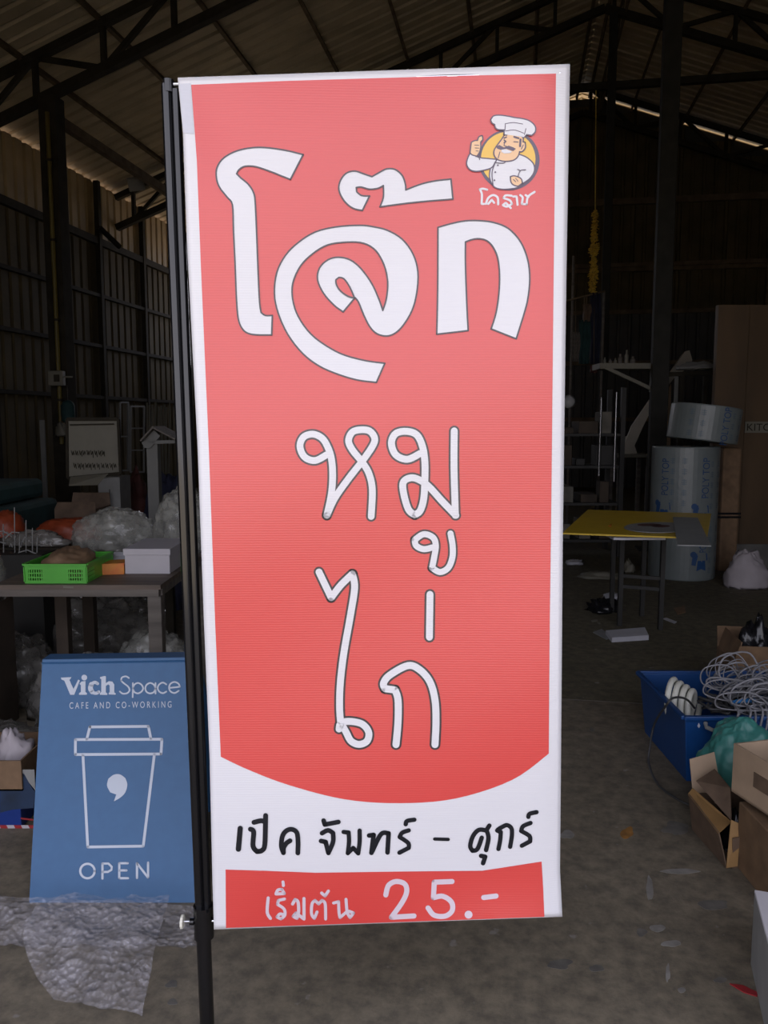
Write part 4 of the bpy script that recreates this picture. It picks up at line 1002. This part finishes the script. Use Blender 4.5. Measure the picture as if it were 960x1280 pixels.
# yellow board on trestle
z_ = .76
t = thing('trestle_table', A(798, 785, z=0), 'dark steel trestle under the yellow board', 'table')
la, lb = A(774, 782, z=0), A(825, 787, z=0); bh = .10
for p in (la, lb, la + Vector((.06, .42, 0)), lb + Vector((-.0, .42, 0))): MB().box((p.x, p.y, (z_ - .03) / 2), (.032, .032, z_ - .03)).build('leg', 'steel_black', t)
MB().bar((la.x, la.y, .38), (lb.x, lb.y, .38), .02, .025).build('cross_rail', 'steel_black', t)
MB().bar((la.x, la.y, .30), (lb.x, lb.y, .30), .02, .025).build('cross_rail', 'steel_black', t)
MB().span(la.x - .06, lb.x + .05, la.y - .03, la.y + .48, z_ - .036, z_ - .010).build('frame_top', 'steel_black', t)
o = MB().span(A(767, 675, y=5.13).x, A(832, 675, y=5.13).x, 5.13, 6.1, z_ - .009, z_ + .007).build('white_board', 'white_paper', None); tag(o, 'white edged board lying under the yellow board', 'board')
zt = z_ + .03
o = MB().slab([A(703, 666, z=zt), A(846, 671, z=zt), A(884, 671, z=zt), A(889, 642, z=zt), A(735, 637, z=zt)], .010, Vector((0, 0, 1))).build('yellow_board', 'yellow', None); tag(o, 'large yellow board lying flat on the dark trestle', 'board')
o = MB(); cdx = A(822, 658.5, z=zt); pts = []
for k in range(36): a = 2 * math.pi * k / 36; pts.append(A(823 + 43 * math.cos(a), 659 - 6.5 * math.sin(a), z=zt + .0075))
o.slab(pts, .004, Vector((0, 0, 1))); o = o.build('printed_disc', 'grey_side', None); tag(o, 'round grey printed disc lying on the yellow board', 'disc')
o = MB()
for (cx, cy, rx, ry) in ((812, 656, 16, 1.8), (826, 657.5, 12, 1.6)):
    o.slab([A(cx + rx * math.cos(k * .7), cy - ry * math.sin(k * .7), z=zt + .0082) for k in range(9)], .0006, Vector((0, 0, 1)))
o = o.build('red_print', 'maroon', bpy.data.objects['printed_disc'])
o = MB().slab([A(847, 681, z=zt + .016), A(889, 682, z=zt + .016), A(872, 647, z=zt + .016), A(841, 646, z=zt + .016)], .006, Vector((0, 0, 1))).build('card_sheet', 'grey_paper', None); tag(o, 'pale grey card sheet overhanging the right front edge of the yellow board', 'card')
o = MB().slab([A(760, 657, z=zt + .009), A(765, 654, z=zt + .009), A(764, 658, z=zt + .009)], .004, Vector((0, 0, 1))).build('orange_scrap', 'orange', None); tag(o, 'tiny orange scrap on the left part of the yellow board', 'scrap')

# wall shelf on column, with bottles
sy = 9.55
t = thing('bracket_shelf', A(824, 460, y=sy), 'pale shelf on a diagonal bracket fixed to the thick right column', 'shelf')
a, b = A(750, 456, y=sy), A(824, 452, y=sy)
MB().span(a.x, b.x, sy, sy + .35, a.z - .045, a.z + .02).build('shelf_board', 'cream', t)
MB().bar(A(756, 459, y=sy), A(814, 486, y=sy), .03, .04).build('brace', 'cream', t)
MB().bar(A(815.5, 456, y=sy), A(813.5, 490, y=sy), .03, .035).build('upright', 'cream', t)
for i, (x, hh, w) in enumerate(((756, 8, .03), (763, 6, .035), (769, 7, .03), (775, 12, .05), (783, 17, .045), (791, 9, .06))):
    base = A(x, 452, y=sy + .12); base.z = a.z + .02; h_ = hh * sy / 1000
    o = MB().tube([base, base + Vector((0, 0, h_ * .6)), base + Vector((0, 0, h_ * .75)), base + Vector((0, 0, h_))], [w / 2, w / 2, w / 4, w / 4], 10).build('small_bottle', 'cream' if i % 2 == 0 else 'wood_grey', None)
    tag(o, ('leftmost', 'second', 'third', 'fourth', 'tallest', 'rightmost')[i] + ' small bottle on the bracket shelf, counted from the left', 'bottle', 'bottles on the bracket shelf')
ry0 = 9.0025
# two glinting rods
for i, (x0_, y0_, x1_, y1_, lb_) in enumerate(((752, 497, 748.5, 595, 'shorter left'), (771, 490, 767.5, 602, 'longer right'))):
    a, b = A(x0_, y0_, y=ry0 - .014), A(x1_, y1_, y=ry0 - .014); 
    o = MB().tube([a, b], .011, 10).build('chrome_tube', 'chrome', None); tag(o, lb_ + ' shiny upright tube in front of the cluttered rack', 'tube')
# diagonal white foam profile, rounded at the top
dy = 10.6
t = thing('white_plank', A(777, 567, y=dy), 'long pale plank with a rounded top leaning diagonally behind the thick column', 'plank')
pts = [(862, 438), (865.5, 450), (862, 458), (843, 472), (818, 505), (803, 535), (788, 569), (776, 567), (790, 532), (812, 500), (836, 468), (852, 445), (857, 439)]
MB().slab([A(x, y, y=dy) for x, y in reversed(pts)], .04, Vector((0, -1, 0))).build('plank_body', 'pale_foam', t)
o = MB().slab([A(x, y, y=dy + .1) for x, y in reversed([(777, 548), (789, 543), (797, 568.5), (790, 569), (779, 568)])], .03, Vector((0, -1, 0))).build('cut_foam', 'pale_foam', None); tag(o, 'pale angular foam piece at the foot of the leaning plank', 'foam')
o = MB().slab([A(x, y, y=dy - .1) for x, y in reversed([(832, 490), (839, 480), (838, 560), (836, 690), (830, 690)])], .03, Vector((0, -1, 0))).build('pinkish_panel', 'kraft_light', None); tag(o, 'narrow pinkish panel just right of the thick column', 'panel')
_a, _b = A(757, 568, y=dy - .15), A(818, 568, y=dy - .15)
t = thing('work_stool', ((_a.x + _b.x) / 2, dy, 0), 'pale topped stool table holding the foot of the leaning plank', 'table')
MB().span(_a.x, _b.x, dy - .15, dy + .35, _a.z - .04, _a.z).build('table_top', 'cream', t)
for x_ in (_a.x + .2, _b.x - .06):
    for y_ in (dy - .1, dy + .3): MB().box((x_, y_, (_a.z - .04) / 2), (.05, .05, _a.z - .04)).build('leg', 'wood_grey', t)
# dark rack with clutter behind
rk = thing('storage_rack', A(770, 700, y=9.0).xy.to_3d(), 'dark steel rack crowded with small clutter behind the yellow board', 'rack')
ry = 9.0; rxa, rxb = A(692, 600, y=ry).x, A(776, 600, y=ry).x
for x in (rxa, rxb):
    for y in (ry, ry + .55): MB().box((x, y, .95), (.05, .05, 1.9)).build('upright', 'steel_black', rk)
lev = (.16, .58, 1.0, 1.36)
for z in lev: MB().span(rxa, rxb, ry, ry + .55, z, z + .03).build('shelf', 'steel_black', rk)
random.seed(11)
words = ['pale', 'brown', 'dark', 'grey', 'dull white', 'blackish']
mats = ['dim_brown', 'dim_grey', 'steel_black', 'dim_pale', 'dim_brown', 'steel_black']
for li, z in enumerate(lev):
    x = rxa + .05; k = 0
    mid = (rxa + rxb) / 2 + .1
    while x < rxb - .15:
        w = random.uniform(.10, .24); h = random.uniform(.06, .26); mi = random.randrange(6)
        
        o = MB().span(x, x + w, ry + .05, ry + .05 + random.uniform(.15, .4), z + .031, z + .031 + h).build('storage_box', mats[mi], None, bevel=.006)
        tag(o, '%s box from the banner side on the %s shelf of the dark rack' % (('first', 'second', 'third', 'fourth', 'fifth', 'sixth', 'seventh')[k], ('bottom', 'second', 'third', 'top')[li]), 'box', 'boxes on the %s shelf of the dark rack' % ('bottom', 'second', 'third', 'top')[li])
        x += w + random.uniform(.02, .12); k += 1
# round mirror-like lamp at banner's edge
p_ = A(711, 502, y=8.8)
t = thing('round_lamp', p_, 'round glass lamp glimpsed at the right edge of the banner', 'lamp')
MB().tube([p_ + Vector((0, .05, 0)), p_ + Vector((0, .02, 0)), p_, p_ + Vector((0, -.04, 0))], [.03, .06, .075, .04], 20).build('bulb', 'glass', t, smooth=True)
MB().cyl(p_ + Vector((0, .05, 0)), p_ + Vector((0, .2, 0)), .03, 10).build('socket', 'steel_dark', t)
# gold tinsel garland
mb = MB(); gy = A(744, 300, Y=14.4).y
random.seed(5)
prof = [(262, 1.6), (280, 2), (300, 2.6), (308, 4.5), (318, 4), (328, 3), (340, 4), (352, 4.5), (362, 3.5), (367, 2)]
for i in range(620):
    t_ = random.random(); yv = 262 + t_ * 104; w = crv(yv, prof); xv = 744 - 3 * t_ + random.uniform(-w, w)
    p = A(xv, yv, y=gy + random.uniform(-.04, .04)); d = Vector((random.uniform(-1, 1), random.uniform(-1, 1), random.uniform(-1, .2))).normalized() * .05
    s_ = d.orthogonal().normalized() * .016; mb.add([p - s_, p + s_, p + d + s_, p + d - s_], [(0, 1, 2, 3)])
mb.tube([A(745, 113, y=gy), A(744, 262, y=gy), A(741, 366, y=gy)], .008, 6)
tag(mb.build('tinsel_garland', 'gold', None), 'hanging gold tinsel garland to the right of the banner', 'garland')
# hanging coloured cloths
for x0_, x1_, y0_, y1_, m_, lb_, yd in ((724, 737, 400, 455, 'teal_dark', 'dark teal cloth hanging right of the banner below the gold garland', 12.05), (738, 750, 366, 455, 'navy', 'dark navy cloth hanging directly under the gold garland', 12.05), (729, 738, 380, 402, 'kraft_dark', 'reddish brown cloth hanging left of the navy cloth', 12.05), (715, 724, 415, 452, 'wood_grey', 'brownish cloth hanging nearest the banner edge', 12.05), (738, 747, 457, 466, 'maroon', 'dark red cloth below the navy cloth', 12.05)):
    n = 14; vs = []
    for j in range(11):
        for i in range(n + 1):
            u = i / n; p = A(x0_ + (x1_ - x0_) * u + math.sin(j * .5) * .6, y0_ + (y1_ - y0_) * j / 10, y=yd); p.y += .03 * math.sin(u * 16 + j * .3); vs.append(p)
    fs = [(j * (n + 1) + i, (j + 1) * (n + 1) + i, (j + 1) * (n + 1) + i + 1, j * (n + 1) + i + 1) for j in range(10) for i in range(n)]
    o = MB().add(vs, fs).build('hanging_cloth', m_, None, smooth=True); tag(o, lb_, 'cloth'); s = o.modifiers.new('s', 'SOLIDIFY'); s.thickness = .006
    xm = (x0_ + x1_) / 2; MB().cyl(A(xm, 378 - (xm - 700) * .25, y=12.05), A(xm, y0_ + 2, y=12.05), .006, 6).build('hanger', 'steel_brown', o)
t = thing('clothes_rail', A(735, 376, y=12.0), 'thin dark rail holding the cloths right of the banner', 'rail')
MB().cyl(A(700, 378, y=12.05), A(756, 364, y=12.05), .014, 8).build('rail_tube', 'steel_brown', t)
for x_, t_ in ((717, 320), (755, 364)): _p = A(x_, t_, y=12.08); MB().cyl((_p.x, _p.y, 0), _p, .02, 8).build('upright', 'wood_grey', t)
# dark frame shelf right of the column
t = thing('dark_frame', A(860, 560, y=9.2).xy.to_3d(), 'black open frame between the thick column and the plywood', 'frame')
MB().bar(A(832, 468, y=9.6), A(895, 466, y=9.6), .05, .05).build('rail', 'steel_dark', t)
for x in (852, 882): p = A(x, 470, y=9.6); MB().box((p.x, p.y, p.z / 2), (.05, .05, p.z)).build('upright', 'steel_dark', t)
o = heap('grey_bundle', A(874, 465, y=9.6) + Vector((0, .05, .03)), (.5, .3, .1), 81, 'grey_side', 'low grey bundle lying on the black frame near the plywood', 'bundle', .2, 24)
p = A(845, 500, y=9.64); o = MB().box((p.x, 9.637, p.z - .03 + .12), (.05, .02, .42)).build('white_plate', 'post_white', None); tag(o, 'small white plate standing behind the black frame', 'plate')
# sacks near the low wall
heap('white_sack', A(936, 735, z=0) + Vector((.0, .05, 0)), (.40, .3, .34), 91, 'white_cloth', 'white sack slumped against the low wall right of the brown cardboard slab', 'sack', .12, 36)
# back clutter behind table, on floor
for i, (x, y, w, d_, h_, m_, lb_) in enumerate(((718, 705, .2, .2, .05, 'white_paper', 'crumpled pale paper on the floor beside the banner edge under the rack'), (750, 722, .5, .25, .06, 'cream', 'pale crumpled paper pile on the floor behind the trestle'), (786, 715, .12, .12, .12, 'cream', 'small pale block on the floor behind the trestle leg'), (764, 748, .16, .14, .05, 'white_paper', 'white crumpled paper above the black bag on the floor'))):
    heap('paper_scrap', A(x, y, z=0), (w, d_, h_), 100 + i, m_, lb_, 'paper', .35, 20)
heap('black_bag', A(753, 764, z=0), (.26, .2, .11), 111, 'black_plastic', 'small shiny black bag on the floor left of the trestle', 'bag', .35, 26)
def flat(name, pts, m, label, cat, th=.004, z=.004, parent=None):
    o = MB().slab([A(x, y, z=z) for x, y in pts], th, Vector((0, 0, 1))).build(name, m, parent)
    if label: tag(o, label, cat)
    return o
t = thing('paper_stack', A(788, 798, z=0), 'small stack of white sheets lying on the floor before the trestle', 'paper')
ps_ = A(766, 797, z=0); 
MB().slab([A(765, 797, z=.035), A(811, 794, z=.035), A(806, 784, z=.035), A(757, 788, z=.035)], .034, Vector((0, 0, 1))).build('sheet_pile', 'white_paper', t)
MB().slab([A(741, 790, z=.006), A(758, 799, z=.006), A(766, 796, z=.006), A(752, 786, z=.006)], .005, Vector((0, 0, 1))).build('loose_sheet', 'grey_paper', t)
flat('brown_leaf', [(842, 760), (856, 757), (857, 765), (847, 768)], 'kraft', 'brown scrap of card on the floor right of the trestle', 'scrap')
flat('white_scrap', [(828, 773), (833, 772), (846, 777), (843, 779)], 'white_paper', 'thin white strip of paper on the floor right of the trestle leg', 'scrap')
flat('tan_scrap', [(739, 775), (747, 774), (747, 776), (740, 777)], 'cream', 'tiny tan scrap on the floor left of the paper stack', 'scrap')

# ================================================================ BLUE BIN AND CABLES
bx0, bx1, by0, by1, bz = 1.245, 1.86, 3.20, 3.80, .29
t = thing('storage_bin', ((bx0 + bx1) / 2, (by0 + by1) / 2, 0), 'blue plastic storage bin on the floor full of cables', 'bin')
ins = .03
def ring(z, e): return [Vector((bx0 + e, by0 + e, z)), Vector((bx1 - e, by0 + e, z)), Vector((bx1 - e, by1 - e, z)), Vector((bx0 + e, by1 - e, z))]
o_, i_ = ring(.0, ins), ring(bz, .004); oi, ii = ring(.006, ins + .005), ring(bz, .010)
vs = o_ + i_ + ii + oi
fs = [(k, (k + 1) % 4, 4 + (k + 1) % 4, 4 + k) for k in range(4)] + [(4 + k, 4 + (k + 1) % 4, 8 + (k + 1) % 4, 8 + k) for k in range(4)] + [(8 + k, 8 + (k + 1) % 4, 12 + (k + 1) % 4, 12 + k) for k in range(4)] + [(12, 13, 14, 15), (3, 2, 1, 0)]
MB().add(vs, fs).build('bin_body', 'blue_bin', t, bevel=.004)
mb = MB(); rg = ring(bz, -.004)
for k in range(4): mb.bar(rg[k], rg[(k + 1) % 4], .022, .018)
mb.build('rim', 'blue_bin', t, bevel=.004)
hx = A(905, 910, y=by0 - .0)
MB().tube([A(882, 904, y=by0 - .005), A(883, 909, y=by0 - .03), A(900, 917, y=by0 - .035), A(918, 920, y=by0 - .035), A(930, 915, y=by0 - .005)], .009, 8).build('handle', 'grey_side', t)
for x, y, s_ in ((873.5, 907, 2.4), (843, 888, 3)):
    pp_ = [(x, y - s_ * 1.4), (x + s_ * .8, y), (x + s_ * .2, y + s_ * 1.4), (x - s_ * .7, y + s_ * .3)]
    if x > 850: MB().slab([A(a, b, y=by0 + .006) for a, b in reversed(pp_)], .0015, Vector((0, -1, 0))).build('paint_chip', 'white_paper', t)
# corrugated white hose
hc = A(838, 849, y=3.52)
t = thing('hose_coil', Vector((hc.x + .03, 3.45, .2)), 'coiled thick white hose standing in the left of the blue bin', 'hose')
hn = Vector((.80, -.60, 0)); hu = Vector((.60, .80, 0))
for k in range(4):
    rad = .090 - .004 * k
    cc = Vector((hc.x + .004, 3.52, hc.z - .092)) + hn * (.0285 * k) - Vector((0, 0, .008 * k)); pts = []
    for j in range(29):
        a = 2 * math.pi * j / 28; pts.append(cc + hu * (rad * .95 * math.cos(a)) + Vector((0, 0, rad * math.sin(a))) + hn * (.024 * j / 28))
    MB().tube(pts, .0128, 12, cap=False).build('hose_loop', 'hose', t, smooth=True)
def cable(pts, r, m, label, group=None, n=6):
    o = MB().tube(spline(pts, n), r, 7).build('cable', m, None, smooth=True); tag(o, label, 'cable', group); return o
cable([A(868, 885, y=3.4), A(858, 874, y=3.3), A(843, 872, y=3.25), A(834, 880, y=3.215), A(818, 905, z=.16), A(812, 935, z=.06), A(811, 955, z=.006), A(822, 980, z=.005), A(845, 998, z=.005), A(862, 1006, z=.005)], .005, 'cable_dark', 'black cable looping over the bin rim and down onto the floor')
random.seed(21)
for i in range(16):
    a = Vector((random.uniform(1.40, 1.58), random.uniform(3.26, 3.5), .235 + random.uniform(0, .04)))
    pts = [a + Vector((random.uniform(-.07, .1), random.uniform(-.05, .08), random.uniform(-.01, .035))) for _ in range(5)]
    cable(pts, .006, 'cable_dark', 'short black cable bunched between the white hose and the grey cables', 'black cables in the blue bin')
for i in range(58):
    cx = random.uniform(1.62, 1.86); cy = random.uniform(3.22, 3.60); base = Vector((cx, cy, .25 + random.uniform(0, .1)))
    ax = Vector((-1, random.uniform(-.6, .3), random.uniform(-.1, .3))).normalized(); up = Vector((random.uniform(-.2, .2), random.uniform(-.4, .3), 1)).normalized()
    L_ = random.uniform(.10, .24); h_ = random.uniform(.03, .12)
    pts = [base, base + ax * L_ * .4 + up * h_, base + ax * L_ + up * h_ * .6, base + ax * L_ * 1.05 - up * .02, base + ax * L_ * .5 - up * .02 + Vector((0, -.03, 0)), base + Vector((.05, -.04, .03))]
    for p in pts: p.x = min(p.x, 1.84)
    for p in pts:
        if p.y < by0 + .02 and p.z < bz + .02: p.z = bz + .025
    cable(pts, random.choice((.0026, .0034, .0044)), 'cable_grey', 'grey cable in the tangle heaped over the blue bin', 'grey cables heaped over the blue bin')
for i in range(7):   # loops hanging over the front
    x = 1.47 + i * .05; pts = [Vector((x, 3.3, .32)), Vector((x - .01, 3.185, .325)), Vector((x - .03, 3.17, .24 - .02 * (i % 3))), Vector((x + .03, 3.165, .20 + .01 * i)), Vector((x + .06, 3.18, .29)), Vector((x + .09, 3.28, .34))]
    cable(pts, .0048, 'cable_grey', 'grey cable loop hanging over the front rim of the blue bin', 'grey cable loops over the front of the bin')
cable([A(914, 880, y=3.3), A(925, 876, y=3.28), A(943, 876, y=3.3)], .010, 'cable_blue', 'short bright blue cable lying across the grey tangle')
# carton behind the bin
t = obox('open_carton', (A(945, 862, y=4.1).x, 4.06, 0), (.36, .32, .30), 'kraft', R(-8), 'light brown open carton behind the cable tangle at the right edge', 'box', flaps=[('f', .10, 70), ('b', .12, 50), ('l', .11, 105)])
heap('black_bag', Vector((A(935, 845, y=4.15).x, 4.08, .02)), (.3, .26, .42), 121, 'black_plastic', 'black plastic bag on top of the carton behind the cables', 'bag', .25, 30)

# ================================================================ CARTONS IN THE RIGHT FOREGROUND
# tilted carton with torn flaps
t = thing('torn_carton', (1.3, 2.72, 0), 'torn open brown carton leaning in front of the blue bin', 'box')
V = Vector
def w3(px, py, y): return A(px, py, y=y)
bL0, bL1 = A(865, 1037, z=0), A(908, 1086, z=0)                 # bottom edge of the left face
tL0, tL1 = A(860, 992, y=bL0.y), A(898, 1041, y=bL1.y)
zf = tL0.z
def quad(name, pts, m, th=.004): return MB().slab(pts, th).build(name, m, t)
w_ = V((.27, .03, 0))
quad('side_panel', [bL0, bL1, tL1, tL0], 'kraft_dark')
quad('side_panel', [bL0 + w_, tL0 + w_, tL1 + w_, bL1 + w_], 'kraft_dark')
quad('end_panel', [bL1 + V((.02, 0, 0)), bL1 + w_, tL1 + w_, tL1 + V((.05, 0, -.02))], 'kraft_dark')
quad('end_panel', [bL0, tL0, tL0 + w_, bL0 + w_], 'kraft_dark')
quad('bottom', [bL0 + V((0, 0, .004)), bL0 + w_ + V((0, 0, .004)), bL1 + w_ + V((0, 0, .004)), bL1 + V((0, 0, .004))], 'kraft_dark')
quad('flap', [tL0, tL1, w3(914, 1027, bL1.y + .06), w3(866, 985, bL0.y + .01)], 'kraft_orange')
quad('flap', [w3(866, 990, bL0.y + .02), w3(905, 1010, bL0.y + .0), w3(893, 940, bL0.y + .05), w3(862, 949, bL0.y + .05)], 'kraft_light')
quad('flap', [w3(870, 976, bL0.y - .02), w3(914, 1026, bL1.y + .08), w3(913, 985, bL1.y + .14), w3(893, 961, bL0.y - .01)], 'kraft_dark')
quad('flap', [w3(908, 1085, bL1.y - .01), w3(922, 1083, bL1.y - .01), w3(926, 1030, bL1.y + .02), w3(914, 1025, bL1.y + .03)], 'kraft_orange')
heap('black_bag', bL1 + V((.10, .14, .005)), (.16, .16, .13), 131, 'black_plastic', 'shiny black bag inside the torn brown carton', 'bag', .3, 24)
# teal bag
heap('teal_bag', A(925, 985, y=3.03).xy.to_3d() + V((0, 0, .0)), (.32, .24, .34), 141, 'teal', 'crumpled teal plastic bag between the blue bin and the cartons', 'bag', .12, 70, flat=.4, freq=1.8)
# lower brown carton and teal lid, upper open carton with mint sheet
p3 = A(926, 1092, z=0)
t = thing('brown_carton', (p3.x + .16, p3.y - .14, 0), 'closed brown carton on the floor beneath the open one at the right edge', 'box')
MB().box((p3.x + .165, p3.y - .10, .115), (.32, .30, .23)).build('carton_body', 'kraft', t, bevel=.004)
MB().box((p3.x + .165, p3.y - .10, .2315), (.05, .30, .001)).build('tape', 'kraft_light', t)
t = thing('teal_tub', (p3.x + .2, p3.y - .12, .232), 'teal plastic tub between the two stacked cartons at the right edge', 'tub')
MB().box((p3.x + .21, p3.y - .13, .243), (.26, .26, .02)).build('tub_body', 'teal', t, bevel=.004)
zc = .2535
t = obox('open_carton', (p3.x + .190, p3.y - .05, zc), (.33, .34, .17), 'kraft_light', R(14), 'light brown open carton on top of the stack at the right edge', 'box', th=.007)
MB().box(Vector((p3.x + .190, p3.y - .05, zc + .09)) + rotz(R(14)) @ Vector((-.1662, .03, 0)), (.002, .07, .05), rotz(R(14))).build('tape_print', 'kraft_dark', t)
zz = zc + .14
o = MB().slab([V((p3.x + .05, p3.y - .21, zz)), V((p3.x + .20, p3.y - .30, zz + .01)), V((p3.x + .34, p3.y - .14, zz + .05)), V((p3.x + .19, p3.y - .03, zz + .04))], .005).build('mint_card', 'mint', None); tag(o, 'pale mint green card lying in the open carton at the right edge', 'card')
# white foam box
a, b = A(938, 1205, z=0), A(955, 1282, z=0)
t = thing('foam_box', a + V((.17, -.2, 0)), 'white foam box with a speckled grey side at the bottom right corner', 'box')
dirb = (a - b).normalized(); rt = Matrix.Rotation(math.atan2(dirb.x, dirb.y) * -1, 3, 'Z')
c = a + rt @ V((.17, -.30, 0)); 
MB().box((c.x, c.y, .105), (.34, .60, .21), rt).build('box_body', 'grey_side', t, bevel=.003)
MB().box((c.x, c.y, .2155), (.34, .60, .010), rt).build('white_top', 'white_foam', t, bevel=.002)

# ================================================================ FLOOR MARKS (paint and scraps trodden into the concrete)
def stain(cx, cy, rx, ry, m, seed, rough_=.35):
    pts = []
    for k in range(22):
        a = 2 * math.pi * k / 22; q_ = 1 + .55 * rough_ * noise.noise(Vector((math.cos(a) * 1.1, math.sin(a) * 1.1, seed * 3.7)))
        pts.append((cx + rx * q_ * math.cos(a), cy - ry * q_ * math.sin(a)))
    mb = MB().slab([A(x, y, z=.0012) for x, y in pts], .0008, Vector((0, 0, 1))); 
    o = mb.build('paint_stain', m, None); o.parent = fl; o.matrix_parent_inverse = Matrix.Rotation(TH, 4, 'Z'); return o
stain(784, 1041, 8, 7, 'stain_orange', 1, .9)
for i, q_ in enumerate(((709, 1043, 9, 5), (848, 1089, 26, 3), (812, 1110, 4, 15), (822, 1160, 9, 5), (840, 1180, 12, 4), (835, 1215, 2.5, 11), (852, 1238, 5, 3))): stain(*q_, 'stain_pale', 5 + i, .9)
for i, q_ in enumerate(((845, 1035, 16, 8), (890, 1130, 20, 7), (803, 1165, 6, 5), (746, 1210, 9, 4), (740, 912, 3, 2), (214, 1230, 8, 5), (216, 1252, 6, 4), (700, 1205, 14, 6), (900, 1225, 7, 4))): stain(*q_, 'stain_dark', 30 + i, .9)
flat('red_scrap', [(912, 1229), (928, 1231), (949, 1241), (946, 1245), (930, 1240)], 'red', 'red sliver of plastic on the floor beside the foam box', 'scrap', th=.003, z=.0035)
